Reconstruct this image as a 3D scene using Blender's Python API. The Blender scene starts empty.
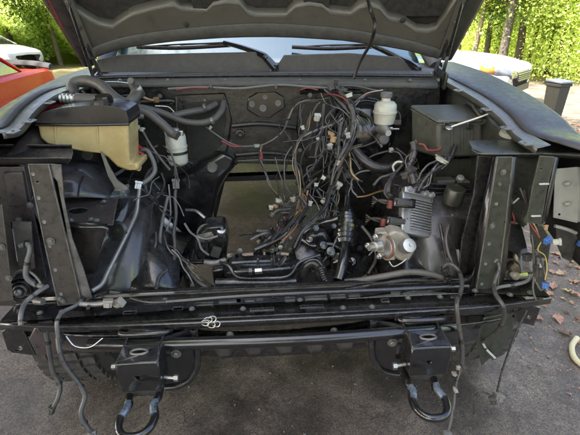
import bpy, bmesh, math, random
import numpy as np
from math import sin, cos, pi, radians
from mathutils import Vector, Matrix
from mathutils.geometry import tessellate_polygon
random.seed(7)
rng = np.random.default_rng(7)
sc = bpy.context.scene
COL = sc.collection

# ------------------------------------------------------------------ camera
CAM = Vector((-.038, -1.106, 1.442)); YAW, PIT, ROL, FPX = .056, .421, -.013, 422.124
FW = Vector((sin(YAW)*cos(PIT), cos(YAW)*cos(PIT), -sin(PIT)))
_r = Vector((cos(YAW), -sin(YAW), 0)); _u = _r.cross(FW)
RT = _r*cos(ROL) + _u*sin(ROL); UP = -_r*sin(ROL) + _u*cos(ROL)
cd = bpy.data.cameras.new('camera'); cam = bpy.data.objects.new('camera', cd); COL.objects.link(cam)
cam.matrix_world = Matrix((( RT.x, UP.x, -FW.x, CAM.x), (RT.y, UP.y, -FW.y, CAM.y), (RT.z, UP.z, -FW.z, CAM.z), (0, 0, 0, 1)))
cd.sensor_width = 36; cd.lens = FPX/580*36; cd.clip_start = .02; cd.clip_end = 1000
sc.camera = cam
# ------------------------------------------------------------------ light
SUN_EL, SUN_AZ = radians(47), radians(-112)        # azimuth from +y towards +x
w = bpy.data.worlds.new('World'); sc.world = w; w.use_nodes = True
wt = w.node_tree; bg = wt.nodes['Background']; sk = wt.nodes.new('ShaderNodeTexSky'); sk.sky_type = 'NISHITA'
sk.sun_disc = False; sk.sun_elevation = SUN_EL; sk.sun_rotation = SUN_AZ; sk.air_density = .7; sk.dust_density = 6; sk.ozone_density = .2
wt.links.new(sk.outputs[0], bg.inputs[0]); bg.inputs[1].default_value = .15
sd = bpy.data.lights.new('sun', 'SUN'); sd.energy = 4.4; sd.angle = radians(.5); sd.color = (1, .95, .86)
sun = bpy.data.objects.new('sun', sd); COL.objects.link(sun)
sdir = Vector((sin(SUN_AZ)*cos(SUN_EL), cos(SUN_AZ)*cos(SUN_EL), sin(SUN_EL)))
sun.rotation_euler = sdir.to_track_quat('Z', 'Y').to_euler(); sun.location = sdir*30
sc.view_settings.view_transform = 'Standard'; sc.view_settings.look = 'None'
sc.view_settings.exposure = 2.95; sc.view_settings.gamma = 1; sc.view_settings.use_curve_mapping = False

# ------------------------------------------------------------------ helpers
def P(px, py, y=None, z=None, x=None):
    """a point of the place on the sight line of a photo pixel, at the distance where the thing stands"""
    d = FW + RT*((px-290)/FPX) + UP*((217.5-py)/FPX)
    if y is not None: t = (y-CAM.y)/d.y
    elif z is not None: t = (z-CAM.z)/d.z
    else: t = (x-CAM.x)/d.x
    return CAM + d*t

MATS = {}
def mat(name, c, rough=.5, metal=0, c2=None, var=.5, scale=12, bump=.15, bscale=60, dust=0, coat=0, spec=.5, trans=0, dustc=(.23,.2,.16), wear=0, wearc=(.3,.3,.29)):
    if name in MATS: return MATS[name]
    m = bpy.data.materials.new(name); m.use_nodes = True; t = m.node_tree; N = t.nodes; L = t.links
    b = N['Principled BSDF']
    co = N.new('ShaderNodeTexCoord').outputs['Object']
    def noise(s, det=5, ro=.6):
        n = N.new('ShaderNodeTexNoise'); n.inputs['Scale'].default_value = s; n.inputs['Detail'].default_value = det; n.inputs['Roughness'].default_value = ro
        L.new(co, n.inputs['Vector']); return n.outputs['Fac']
    def ramp(src, a, bb, ca=(0,0,0,1), cb=(1,1,1,1)):
        r = N.new('ShaderNodeValToRGB'); L.new(src, r.inputs[0]); r.color_ramp.elements[0].position = a; r.color_ramp.elements[1].position = bb
        r.color_ramp.elements[0].color = ca; r.color_ramp.elements[1].color = cb; return r.outputs[0]
    if c2 is None: c2 = tuple(v*(1-var*.4) for v in c)
    col = ramp(noise(scale), .35, .68, (*c2, 1), (*c, 1))
    f = noise(scale*3.7, 8, .75)
    if dust > 0:
        mx = N.new('ShaderNodeMix'); mx.data_type = 'RGBA'
        dr = N.new('ShaderNodeMath'); dr.operation = 'MULTIPLY'; L.new(ramp(f, .36, .95), dr.inputs[0]); dr.inputs[1].default_value = dust
        L.new(dr.outputs[0], mx.inputs['Factor']); L.new(col, mx.inputs['A']); mx.inputs['B'].default_value = (*dustc, 1); col = mx.outputs['Result']
    if wear:      # paint rubbed thin along real edges
        be = N.new('ShaderNodeBevel'); be.samples = 4; be.inputs['Radius'].default_value = .004
        ge = N.new('ShaderNodeNewGeometry'); dt = N.new('ShaderNodeVectorMath'); dt.operation = 'DOT_PRODUCT'; L.new(be.outputs[0], dt.inputs[0]); L.new(ge.outputs['Normal'], dt.inputs[1])
        iv = N.new('ShaderNodeMath'); iv.operation = 'SUBTRACT'; iv.inputs[0].default_value = 1; L.new(dt.outputs['Value'], iv.inputs[1])
        nz = N.new('ShaderNodeMath'); nz.operation = 'MULTIPLY'; L.new(ramp(iv.outputs[0], .02, .16), nz.inputs[0]); L.new(ramp(noise(30, 6, .7), .35, .62, (.15,.15,.15,1)), nz.inputs[1])
        wf = N.new('ShaderNodeMath'); wf.operation = 'MULTIPLY'; L.new(nz.outputs[0], wf.inputs[0]); wf.inputs[1].default_value = wear
        mw = N.new('ShaderNodeMix'); mw.data_type = 'RGBA'; L.new(wf.outputs[0], mw.inputs['Factor']); L.new(col, mw.inputs['A']); mw.inputs['B'].default_value = (*wearc, 1); col = mw.outputs['Result']
    L.new(col, b.inputs['Base Color'])
    rr = N.new('ShaderNodeMapRange'); L.new(f, rr.inputs[0]); rr.inputs[1].default_value = .3; rr.inputs[2].default_value = .7
    rr.inputs[3].default_value = max(.04, rough-.14); rr.inputs[4].default_value = min(1, rough+.18); L.new(rr.outputs[0], b.inputs['Roughness'])
    b.inputs['Metallic'].default_value = metal; b.inputs['Specular IOR Level'].default_value = spec; b.inputs['Coat Weight'].default_value = coat
    b.inputs['Coat Roughness'].default_value = .06
    b.inputs['Transmission Weight'].default_value = trans
    if bump > 0:
        bu = N.new('ShaderNodeBump'); bu.inputs['Strength'].default_value = bump; bu.inputs['Distance'].default_value = .004
        L.new(noise(bscale, 6, .7), bu.inputs['Height']); L.new(bu.outputs[0], b.inputs['Normal'])
    MATS[name] = m; return m

M_black = mat('black painted steel', (.008,.008,.009), .2, .0, dust=.09, bump=.16, coat=.7, wear=.8)
M_oily = mat('oily dark steel', (.10,.10,.105), .22, .75, c2=(.03,.03,.032), scale=18, dust=.05, bump=.25)
M_taupe = mat('dusty taupe painted steel', (.045,.039,.034), .3, 0, dust=.2, bump=.15, coat=.2, wear=.7)
M_smooth = mat('smooth black plastic', (.014,.014,.016), .24, 0, var=.1, dust=.05, bump=.02, scale=3)
M_blackm = mat('satin black steel', (.010,.010,.011), .25, .0, coat=.5, dust=.13, wear=.6, bump=.3, bscale=40)
M_worn = mat('worn black paint over steel', (.075,.07,.065), .34, .4, c2=(.2,.19,.175), scale=26, dust=.2, bump=.4)
M_gloss = mat('glossy black plastic', (.007,.007,.008), .14, 0, dust=.05, bump=.08, coat=.6)
M_plast = mat('dull black plastic', (.03,.03,.03), .55, 0, dust=.4, bump=.3, bscale=90)
M_rub = mat('black rubber', (.012,.012,.013), .3, 0, dust=.2, bump=.2)
M_wire = mat('dusty wire sheath', (.035,.035,.035), .36, 0, dust=.4, bump=.1)
M_grey = mat('grey ribbed loom sleeve', (.12,.12,.12), .4, 0, dust=.4)
M_hose = mat('grey aged rubber hose', (.07,.065,.06), .42, 0, dust=.4, bump=.3)
M_alu = mat('cast aluminium', (.52,.52,.52), .38, .85, var=.4, bump=.5, bscale=110, dust=.25)
M_alup = mat('dusty aluminium tube', (.55,.54,.5), .33, .8, bump=.15, dust=.25)
M_bolt = mat('dull grey fastener', (.2,.2,.18), .4, .6, bump=.2)
M_zinc = mat('zinc plated steel', (.44,.43,.40), .28, .9, bump=.2, scale=60)
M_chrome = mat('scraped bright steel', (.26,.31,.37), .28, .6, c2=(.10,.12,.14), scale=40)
M_olive = mat('dusty dark green paint', (.026,.031,.023), .34, 0, dust=.2, bump=.15, coat=.2, wear=.5)
M_brown = mat('dusty dark plum paint', (.034,.027,.027), .32, 0, dust=.2, bump=.15, coat=.2, wear=.5)
M_under = mat('hood underside primer', (.095,.090,.074), .34, 0, dust=.15, bump=.15, scale=5)
M_paint = mat('charcoal body paint', (.02,.019,.018), .48, .0, dust=.2, coat=.05, bump=.04)
M_liner = mat('satin charcoal liner plastic', (.035,.034,.036), .26, 0, dust=.2, bump=.06, coat=.3, scale=4)
M_dull = mat('dull aluminium pipe', (.3,.29,.27), .42, .6, bump=.2, dust=.3)
M_edge = mat('bare ragged flange metal', (.13,.135,.12), .38, .3, c2=(.1,.1,.09), scale=20, dust=.2)
M_cowl = mat('weathered grey cowl plastic', (.052,.054,.052), .6, 0, dust=.4, bump=.3, bscale=120)
M_dark = mat('sooty black sound pad', (.012,.012,.011), .8, 0, dust=.3, bump=.6, bscale=35)
M_fire = mat('dark firewall mat', (.008,.009,.008), .27, 0, dust=.12, coat=.15, bump=.8, bscale=14, scale=4)
M_tanky = mat('yellowed translucent tank plastic', (.60,.50,.27), .24, 0, c2=(.44,.33,.14), scale=5, bump=.05, dust=.12, dustc=(.2,.16,.08))
M_white = mat('off white plastic', (.48,.48,.41), .3, 0, scale=9, dust=.2)
M_cream = mat('chalky cream casting', (.36,.335,.28), .5, .2, c2=(.24,.21,.17), scale=24, dust=.3, bump=.4, dustc=(.25,.2,.15))
M_tanky.node_tree.nodes['Principled BSDF'].inputs['Subsurface Weight'].default_value = .35; M_tanky.node_tree.nodes['Principled BSDF'].inputs['Subsurface Radius'].default_value = (.02,.012,.004)
M_rust = mat('rusty steel', (.2,.085,.045), .8, .1, c2=(.09,.05,.035), scale=40, bump=.6)
M_red = mat('red plastic', (.38,.02,.03), .3, 0, bump=.05)
M_redw = mat('faded red cable', (.2,.035,.03), .45, 0, bump=.05)
M_tan = mat('tan plastic', (.4,.26,.13), .5, 0, bump=.05)
M_blue = mat('blue plastic connector', (.05,.13,.36), .4, 0, bump=.05)
M_yel = mat('yellow wire', (.4,.32,.08), .5, 0, bump=.05)
M_box = mat('dusty grey plastic box', (.055,.062,.05), .45, 0, dust=.35, bump=.2, bscale=140)
M_pale = mat('pale green grey enamel', (.36,.37,.33), .45, 0, dust=.3, bump=.1)
M_flan = mat('scuffed grey green flange', (.12,.12,.105), .42, .2, dust=.3, bump=.15)
M_tire = mat('tyre rubber', (.022,.022,.022), .7, 0, dust=.5, bump=.4)
M_copper = mat('dull brass', (.3,.2,.1), .45, .7)

def tagset(o, label=None, cat=None, group=None, kind=None):
    if label: o['label'] = label
    if cat: o['category'] = cat
    if group: o['group'] = group
    if kind: o['kind'] = kind
    return o
def empty(name, loc=(0,0,0), rz=0, **k):
    o = bpy.data.objects.new(name, None); COL.objects.link(o); o.location = loc; o.rotation_euler = (0,0,rz); o.empty_display_size = .1
    return tagset(o, **k)
def mk(name, bm, m, parent=None, smooth=True, ang=38, bevel=0, label=None, solid=0, off=-1):
    bmesh.ops.remove_doubles(bm, verts=bm.verts, dist=1e-6)
    bmesh.ops.recalc_face_normals(bm, faces=bm.faces)
    if smooth:
        for f in bm.faces: f.smooth = True
        for e in bm.edges:
            if len(e.link_faces) == 2 and e.calc_face_angle(0) > radians(ang): e.smooth = False
    me = bpy.data.meshes.new(name); bm.to_mesh(me); bm.free()
    if m: me.materials.append(m)
    o = bpy.data.objects.new(name, me); COL.objects.link(o); o.parent = parent
    if solid:
        s = o.modifiers.new('thick', 'SOLIDIFY'); s.thickness = solid; s.offset = off
    if bevel:
        b = o.modifiers.new('bevel', 'BEVEL'); b.width = bevel; b.segments = 2; b.limit_method = 'ANGLE'; b.angle_limit = radians(40); b.harden_normals = False
    if label: o['label'] = label
    return o
def inst(o, loc, rot=None, parent=None, s=1, name=None, label=None):
    c = o.copy(); COL.objects.link(c); c.parent = parent
    if name: c.name = name
    M = Matrix.Translation(Vector(loc)) @ (rot.to_matrix().to_4x4() if rot is not None else Matrix()) @ Matrix.Scale(s, 4)
    c.matrix_local = M
    if label: c['label'] = label
    return c
def smoothpts(pts, n=6):
    pts = [Vector(p) for p in pts]
    if len(pts) < 3: return pts
    out = []
    for i in range(len(pts)-1):
        p0 = pts[i-1] if i else pts[0]*2-pts[1]; p1, p2 = pts[i], pts[i+1]; p3 = pts[i+2] if i+2 < len(pts) else p2*2-p1
        for k in range(n):
            t = k/n
            out.append(.5*((2*p1) + (p2-p0)*t + (2*p0-5*p1+4*p2-p3)*t*t + (3*p1-p0-3*p2+p3)*t**3))
    out.append(pts[-1]); return out
def tube(bm, pts, r, seg=8, sm=6, ribs=0):
    pts = smoothpts(pts, sm) if sm else [Vector(p) for p in pts]
    if ribs:      # resample finely and wave the radius
        L = sum((pts[i+1]-pts[i]).length for i in range(len(pts)-1)); n = max(8, int(L/ribs*2)); q = []
        acc = [0]
        for i in range(len(pts)-1): acc.append(acc[-1]+(pts[i+1]-pts[i]).length)
        j = 0
        for k in range(n+1):
            s = L*k/n
            while j < len(pts)-2 and acc[j+1] < s: j += 1
            q.append(pts[j].lerp(pts[j+1], (s-acc[j])/max(1e-9, acc[j+1]-acc[j])))
        pts = q
    n = len(pts); rr = r if callable(r) else (lambda t: r)
    T = [(pts[min(i+1, n-1)]-pts[max(i-1, 0)]).normalized() for i in range(n)]
    a = T[0].orthogonal().normalized(); rings = []
    for i in range(n):
        if i:
            ax = T[i-1].cross(T[i])
            if ax.length > 1e-7: a = Matrix.Rotation(T[i-1].angle(T[i]), 3, ax.normalized()) @ a
        b = T[i].cross(a); R = rr(i/(n-1))
        if ribs and i % 2: R *= .84
        rings.append([bm.verts.new(pts[i] + (a*cos(2*pi*k/seg) + b*sin(2*pi*k/seg))*R) for k in range(seg)])
    for i in range(n-1):
        for k in range(seg):
            bm.faces.new((rings[i][k], rings[i][(k+1)%seg], rings[i+1][(k+1)%seg], rings[i+1][k]))
    bm.faces.new(rings[0][::-1]); bm.faces.new(rings[-1])
def lathe(bm, prof, o, ax, seg=24, start=0):
    o = Vector(o); ax = Vector(ax).normalized(); a = ax.orthogonal().normalized(); b = ax.cross(a); rings = []
    for r, h in prof:
        if r < 1e-5: rings.append([bm.verts.new(o+ax*h)])
        else: rings.append([bm.verts.new(o+ax*h+(a*cos(2*pi*k/seg+start)+b*sin(2*pi*k/seg+start))*r) for k in range(seg)])
    for A, B in zip(rings, rings[1:]):
        for k in range(seg):
            k2 = (k+1) % seg
            if len(A) == 1 and len(B) == 1: continue
            if len(A) == 1: bm.faces.new((A[0], B[k2], B[k]))
            elif len(B) == 1: bm.faces.new((A[k], A[k2], B[0]))
            else: bm.faces.new((A[k], A[k2], B[k2], B[k]))
    for R in (rings[0], rings[-1]):
        if len(R) > 1:
            try: bm.faces.new(R)
            except ValueError: pass
def box(bm, c, s, R=None):
    R = R or Matrix.Identity(3); c = Vector(c); v = []
    for x in (-.5, .5):
        for y in (-.5, .5):
            for z in (-.5, .5): v.append(bm.verts.new(c + R @ Vector((x*s[0], y*s[1], z*s[2]))))
    for q in ((0,1,3,2), (4,6,7,5), (0,4,5,1), (2,3,7,6), (0,2,6,4), (1,5,7,3)): bm.faces.new([v[i] for i in q])
def prism(bm, outer, ext, holes=()):
    """closed 3-D outline (with holes) extruded by vector ext"""
    ext = Vector(ext); loops = [[Vector(p) for p in outer]] + [[Vector(p) for p in h] for h in holes]
    tris = tessellate_polygon(loops); allp = [p for l in loops for p in l]
    a = [bm.verts.new(p) for p in allp]; b = [bm.verts.new(p+ext) for p in allp]
    for t in tris:
        if (allp[t[1]]-allp[t[0]]).cross(allp[t[2]]-allp[t[0]]).length < 1e-12: continue
        try: bm.faces.new([a[i] for i in t]); bm.faces.new([b[i] for i in reversed(t)])
        except ValueError: pass
    i0 = 0
    for l in loops:
        n = len(l)
        for k in range(n):
            i, j = i0+k, i0+(k+1)%n
            bm.faces.new((a[i], a[j], b[j], b[i]))
        i0 += n
def pplate(px, y, th, holes=()):
    bm = bmesh.new(); prism(bm, [P(*q, y=y) for q in px], (0, th, 0), [[P(*q, y=y) for q in h] for h in holes]); return bm
def hplate(px, z, th, holes=()):
    bm = bmesh.new(); prism(bm, [P(*q, z=z) for q in px], (0, 0, -th), [[P(*q, z=z) for q in h] for h in holes]); return bm
def ell(cx, cy, rx, ry, n=14, a=0):
    return [(cx+rx*cos(2*pi*k/n)*cos(a)-ry*sin(2*pi*k/n)*sin(a), cy+rx*cos(2*pi*k/n)*sin(a)+ry*sin(2*pi*k/n)*cos(a)) for k in range(n)]
def rect(x0, y0, x1, y1): return [(x0,y0), (x1,y0), (x1,y1), (x0,y1)]
def loft(rows, n=5, m=4, noise=0):
    """smooth sheet through rows of points"""
    R = [smoothpts(r, m) for r in rows]
    cols = [smoothpts([r[i] for r in R], n) for i in range(len(R[0]))]
    bm = bmesh.new(); V = [[bm.verts.new(p) for p in c] for c in cols]
    for i in range(len(V)-1):
        for j in range(len(V[0])-1): bm.faces.new((V[i][j], V[i+1][j], V[i+1][j+1], V[i][j+1]))
    return bm
def sheet(name, rows, m, parent, th=.003, n=5, k=4, label=None):
    return mk(name, loft([[P(a, b, y=c) if len(q) == 3 else Vector(q[:3]) for q in r for a, b, c in [q[:3]]] for r in rows], n, k), m, parent, solid=th, label=label)
def wire(name, pts, r, m, parent, seg=8, ribs=0, label=None, sm=6):
    bm = bmesh.new(); tube(bm, [P(a, b, y=c) for a, b, c in pts], r, seg, sm, ribs); return mk(name, bm, m, parent, label=label)
def rod(name, pts, r, m, parent, seg=10, label=None, sm=6, ribs=0):
    bm = bmesh.new(); tube(bm, pts, r, seg, sm, ribs); return mk(name, bm, m, parent, label=label)
def bx(name, c, s, m, parent, R=None, bevel=.003, label=None):
    bm = bmesh.new(); box(bm, c, s, R); return mk(name, bm, m, parent, bevel=bevel, label=label)
def lt(name, prof, o, ax, m, parent, seg=24, label=None, ang=38):
    bm = bmesh.new(); lathe(bm, prof, o, ax, seg); return mk(name, bm, m, parent, label=label, ang=ang)
def eul(x=0, y=0, z=0):
    from mathutils import Euler
    return Euler((radians(x), radians(y), radians(z))).to_matrix()

# ------------------------------------------------------------------ ground
def ground_mat(name, ca, cb, stain, bump, leafy=0):
    m = bpy.data.materials.new(name); m.use_nodes = True; t = m.node_tree; N = t.nodes; L = t.links; b = N['Principled BSDF']
    co = N.new('ShaderNodeTexCoord').outputs['Object']
    def noise(s, det=6, ro=.6, w=0):
        n = N.new('ShaderNodeTexNoise'); n.inputs['Scale'].default_value = s; n.inputs['Detail'].default_value = det; n.inputs['Roughness'].default_value = ro; n.inputs['Distortion'].default_value = w
        L.new(co, n.inputs['Vector']); return n.outputs['Fac']
    def ramp(src, e):
        r = N.new('ShaderNodeValToRGB'); L.new(src, r.inputs[0]); cr = r.color_ramp
        cr.elements[0].position, cr.elements[0].color = e[0][0], (*e[0][1], 1); cr.elements[1].position, cr.elements[1].color = e[1][0], (*e[1][1], 1)
        for p, c in e[2:]: q = cr.elements.new(p); q.color = (*c, 1)
        return r.outputs[0]
    def mul(a, bb, f=1):
        x = N.new('ShaderNodeMix'); x.data_type = 'RGBA'; x.blend_type = 'MULTIPLY'; x.inputs['Factor'].default_value = f; L.new(a, x.inputs['A']); L.new(bb, x.inputs['B']); return x.outputs['Result']
    base = ramp(noise(3.2, 8, .7, .4), [(.3, ca), (.7, cb)])
    v = N.new('ShaderNodeTexVoronoi'); v.inputs['Scale'].default_value = 260; L.new(co, v.inputs['Vector'])
    sepc = N.new('ShaderNodeSeparateColor'); L.new(v.outputs['Color'], sepc.inputs[0])
    c = mul(base, ramp(sepc.outputs[0], [(0, (.45,.45,.45)), (1, (1.7,1.65,1.6))]), .9)
    c = mul(c, ramp(noise(1.1, 7, .72, 1.5), [(.40, stain), (.56, (1.05,1.03,1))]), 1)
    c = mul(c, ramp(noise(420, 3, .6), [(.3, (.55,.55,.55)), (.7, (1.5,1.5,1.45))]), .7)
    c = mul(c, ramp(noise(17, 7, .8, .6), [(.32, (.62,.6,.6)), (.68, (1.35,1.33,1.3))]), .9)
    cr = N.new('ShaderNodeTexVoronoi'); cr.feature = 'DISTANCE_TO_EDGE'; cr.inputs['Scale'].default_value = 1.3
    wv = N.new('ShaderNodeVectorMath'); wv.operation = 'ADD'; nn = N.new('ShaderNodeTexNoise'); nn.inputs['Scale'].default_value = 5; L.new(co, nn.inputs['Vector'])
    L.new(co, wv.inputs[0]); L.new(nn.outputs['Color'], wv.inputs[1]); L.new(wv.outputs[0], cr.inputs['Vector'])
    wv2 = N.new('ShaderNodeVectorMath'); wv2.operation = 'MULTIPLY_ADD'; nn2 = N.new('ShaderNodeTexNoise'); nn2.inputs['Scale'].default_value = 9; nn2.inputs['Detail'].default_value = 6; L.new(co, nn2.inputs['Vector'])
    sb_ = N.new('ShaderNodeVectorMath'); sb_.operation = 'SUBTRACT'; L.new(nn2.outputs['Color'], sb_.inputs[0]); sb_.inputs[1].default_value = (.5,.5,.5)
    L.new(sb_.outputs[0], wv2.inputs[0]); wv2.inputs[1].default_value = (.12,.12,0); L.new(co, wv2.inputs[2])
    if not leafy: c = mul(c, ramp(cr.outputs['Distance'], [(0, (.4,.4,.4)), (.008, (1,1,1))]), .75)
    for (sx, sy, sr, k_) in STAINS if not leafy else []:
        gv = N.new('ShaderNodeVectorMath'); gv.operation = 'DISTANCE'; L.new(wv2.outputs[0], gv.inputs[0]); gv.inputs[1].default_value = (sx, sy, 0)
        c = mul(c, ramp(gv.outputs['Value'], [(sr*.75, (k_,)*3), (sr*1.05, (1,1,1))]), 1)
    L.new(c, b.inputs['Base Color'])
    rr = N.new('ShaderNodeMapRange'); L.new(noise(1.1, 7, .72, 1.5), rr.inputs[0]); rr.inputs[1].default_value = .38; rr.inputs[2].default_value = .58; rr.inputs[3].default_value = .52; rr.inputs[4].default_value = .85
    L.new(rr.outputs[0], b.inputs['Roughness'])
    bu = N.new('ShaderNodeBump'); bu.inputs['Strength'].default_value = bump; bu.inputs['Distance'].default_value = .006
    ad = N.new('ShaderNodeMath'); ad.operation = 'ADD'; L.new(v.outputs['Distance'], ad.inputs[0]); L.new(noise(120, 4, .7), ad.inputs[1]); L.new(ad.outputs[0], bu.inputs['Height']); L.new(bu.outputs[0], b.inputs['Normal'])
    return m
STAINS = [(*P(a, b, z=0)[:2], r_, k_) for a, b, r_, k_ in ((340,362,.07,.62),(388,382,.12,.6),(418,300,.2,.7),(300,425,.12,.75),(215,420,.16,.78),(450,400,.18,.6),(260,205,.35,.75),(250,380,.11,1.35),(290,352,.12,1.2),(500,390,.12,1.3),(225,365,.07,1.25),(530,350,.12,1.2),(120,420,.10,.8))]
def sheet_poly(name, pts, z, m):
    bm = bmesh.new(); bm.faces.new([bm.verts.new((x, y, z)) for x, y in pts]); o = mk(name, bm, m, smooth=False); return tagset(o, kind='structure')
M_soil = ground_mat('leafy forest soil', (.10,.075,.045), (.17,.15,.07), (.6,.7,.5), .8, 1)
M_asph = ground_mat('old asphalt', (.080,.067,.058), (.138,.121,.107), (.5,.48,.47), .22)
# soil: a gently uneven sheet reaching the horizon
bm = bmesh.new(); bmesh.ops.create_grid(bm, x_segments=60, y_segments=60, size=300)
for v in bm.verts:
    d = max(0, math.hypot(v.co.x, v.co.y-5)-14); v.co.z = -.012 + min(2.5, d*.02)*(.6+.4*sin(v.co.x*.05)*cos(v.co.y*.04))
g = mk('ground', bm, M_soil); tagset(g, kind='structure')
edge = [(1.75,-4), (1.72,-.5), (1.78,.4), (1.95,1.1), (2.1,1.9), (2.3,2.7), (6,3.6), (9,6), (9,12), (-3,13.5), (-8,22), (-14,22), (-9,8), (-8,-6), (-3,-8)]
bm = bmesh.new(); pe = [Vector((x, y, -.004)) for x, y in edge]; pe = smoothpts(pe+[pe[0]], 6)[:-1]
pe = [p + Vector((random.uniform(-.04,.04), random.uniform(-.04,.04), 0)) for p in pe]
prism(bm, pe, (0, 0, -.006)); g = mk('driveway', bm, M_asph, smooth=False); tagset(g, kind='structure')

# ------------------------------------------------------------------ foliage
def leaf_mat(name, c, c2, tr=.5):
    m = bpy.data.materials.new(name); m.use_nodes = True; t = m.node_tree; N = t.nodes; L = t.links
    b = N['Principled BSDF']; out = N['Material Output']
    g = N.new('ShaderNodeNewGeometry'); r = N.new('ShaderNodeValToRGB'); L.new(g.outputs['Random Per Island'], r.inputs[0])
    r.color_ramp.elements[0].color = (*c, 1); r.color_ramp.elements[1].color = (*c2, 1)
    L.new(r.outputs[0], b.inputs['Base Color']); b.inputs['Roughness'].default_value = .55
    tl = N.new('ShaderNodeBsdfTranslucent'); hs = N.new('ShaderNodeHueSaturation'); hs.inputs['Value'].default_value = 2.8; hs.inputs['Saturation'].default_value = .85; hs.inputs['Hue'].default_value = .485
    L.new(r.outputs[0], hs.inputs['Color']); L.new(hs.outputs[0], tl.inputs[0])
    mx = N.new('ShaderNodeMixShader'); mx.inputs[0].default_value = tr; L.new(b.outputs[0], mx.inputs[1]); L.new(tl.outputs[0], mx.inputs[2]); L.new(mx.outputs[0], out.inputs[0]); return m
M_leaf = [leaf_mat('mid green leaves', (.11,.19,.04), (.26,.36,.08), .55), leaf_mat('yellow green leaves', (.19,.28,.06), (.42,.47,.15), .6), leaf_mat('deep green leaves', (.03,.07,.012), (.08,.14,.02), .5)]
M_bark = mat('grey bark', (.06,.05,.036), .9, 0, c2=(.025,.022,.018), scale=9, bump=1, bscale=25)
M_barkp = mat('pale bark', (.17,.14,.10), .85, 0, c2=(.09,.075,.055), scale=6, bump=.8, bscale=25)
def leaves_mesh(name, cent, size, m, flat=.5, lie=0):
    """one small folded leaf (2 triangles, diamond) at every centre"""
    n = len(cent); a = rng.normal(size=(n,3)); a[:,2] *= (.12 if lie else 1); flat = .12 if lie else flat; a /= np.linalg.norm(a, axis=1)[:,None]
    up = rng.normal(size=(n,3))*flat + np.array([0,0,1.]); b = np.cross(a, up); b /= np.linalg.norm(b, axis=1)[:,None]+1e-9
    s = (size*rng.uniform(.6, 1.35, n))[:,None]; c = cent
    fold = np.cross(a, b)*s*.18
    V = np.stack([c-a*s*.5, c+b*s*.33+fold, c+a*s*.55, c-b*s*.33+fold], 1).reshape(-1,3)
    me = bpy.data.meshes.new(name); me.vertices.add(4*n); me.vertices.foreach_set('co', V.ravel().astype(np.float32))
    idx = np.arange(4*n).reshape(n,4); me.loops.add(4*n); me.loops.foreach_set('vertex_index', idx.ravel().astype(np.int32))
    me.polygons.add(n); me.polygons.foreach_set('loop_start', (np.arange(n)*4).astype(np.int32)); me.update(calc_edges=True); me.materials.append(m); return me
def crown_points(n, R, H, zc, ncl=60, sp=.55):
    """leaf clumps spread through an uneven crown"""
    cl = []
    while len(cl) < ncl:
        p = rng.uniform(-1, 1, 3); r = np.linalg.norm(p)
        if .25 < r < 1: cl.append(p*np.array([R, R, H])*rng.uniform(.8, 1.12))
    cl = np.array(cl); k = rng.integers(0, ncl, n); s = rng.uniform(.5, 1.3, ncl)[k][:,None]
    return cl[k] + rng.normal(size=(n,3))*s*sp*np.array([1,1,.45]) + np.array([0,0,zc])
def make_tree(name, h, r0, R, H, n, size, lm, bark, cl=60):
    t = empty(name)
    bm = bmesh.new(); zc = h*.72; pts = [(0,0,-.2)]; x = y = 0
    for i in range(1, 7): x += random.uniform(-.12,.12); y += random.uniform(-.12,.12); pts.append((x, y, h*.95*i/6))
    tube(bm, pts, lambda t_: r0*(1.25-t_*1.1) , 10, 3)
    for i in range(9):
        z0 = h*random.uniform(.3, .85); a = random.uniform(0, 2*pi); L_ = R*random.uniform(.6, .95)
        tube(bm, [(0,0,z0), (cos(a)*L_*.4, sin(a)*L_*.4, z0+.35), (cos(a)*L_, sin(a)*L_, z0+random.uniform(.4, 1.3))], lambda t_: r0*.32*(1.05-t_), 6, 4)
    mk('trunk', bm, bark, t)
    me = leaves_mesh('crown', crown_points(n, R, H, zc, cl), size, lm); c = bpy.data.objects.new('crown', me); COL.objects.link(c); c.parent = t
    return t
def copy_thing(o, loc, rz=0, s=1, label=None, group=None):
    c = o.copy(); COL.objects.link(c); c.location = loc; c.rotation_euler = (0,0,rz); c.scale = (s,s,s)
    if label: c['label'] = label
    if group: c['group'] = group
    for ch in list(o.children):
        d = ch.copy(); COL.objects.link(d); d.parent = c
        for g_ in list(ch.children):
            e = g_.copy(); COL.objects.link(e); e.parent = d
    return c
protoA = make_tree('leafy_tree', 9, .17, 2.6, 3.6, 40000, .10, M_leaf[0], M_bark, 70)
protoB = make_tree('leafy_tree', 8, .13, 2.3, 3.4, 38000, .09, M_leaf[1], M_barkp, 60)
protoC = make_tree('leafy_tree', 10, .2, 2.8, 4.2, 40000, .11, M_leaf[2], M_bark, 70)
TREES = [  # pixel of the trunk foot direction, distance, proto, label
 (505, 10.5, 2, 'dark trunked leafy tree just right of the raised hood above the white car'),
 (521, 12, 0, 'mid green tree with a dark trunk rising above the white car hood'),
 (474, 12, 1, 'slender pale trunked tree beside the right edge of the raised hood'),
 (562, 12, 1, 'yellow green tree at the right edge with sunlit foliage above the dark bin'),
 (598, 15, 0, 'leafy tree cut by the right edge of the picture, its branches reaching in'),
 (545, 24, 2, 'deep green tree far behind the grey car, between two sunlit ones'),
 (57, 20, 1, 'pale trunked tree leaning beside the left edge of the raised hood'),
 (22, 21, 0, 'green tree right behind the small white parked car on the left'),
 (-8, 24, 2, 'deep green tree at the left edge of the picture'),
 (38, 26, 1, 'yellow green tree far back between the white car and the hood')]
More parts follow.
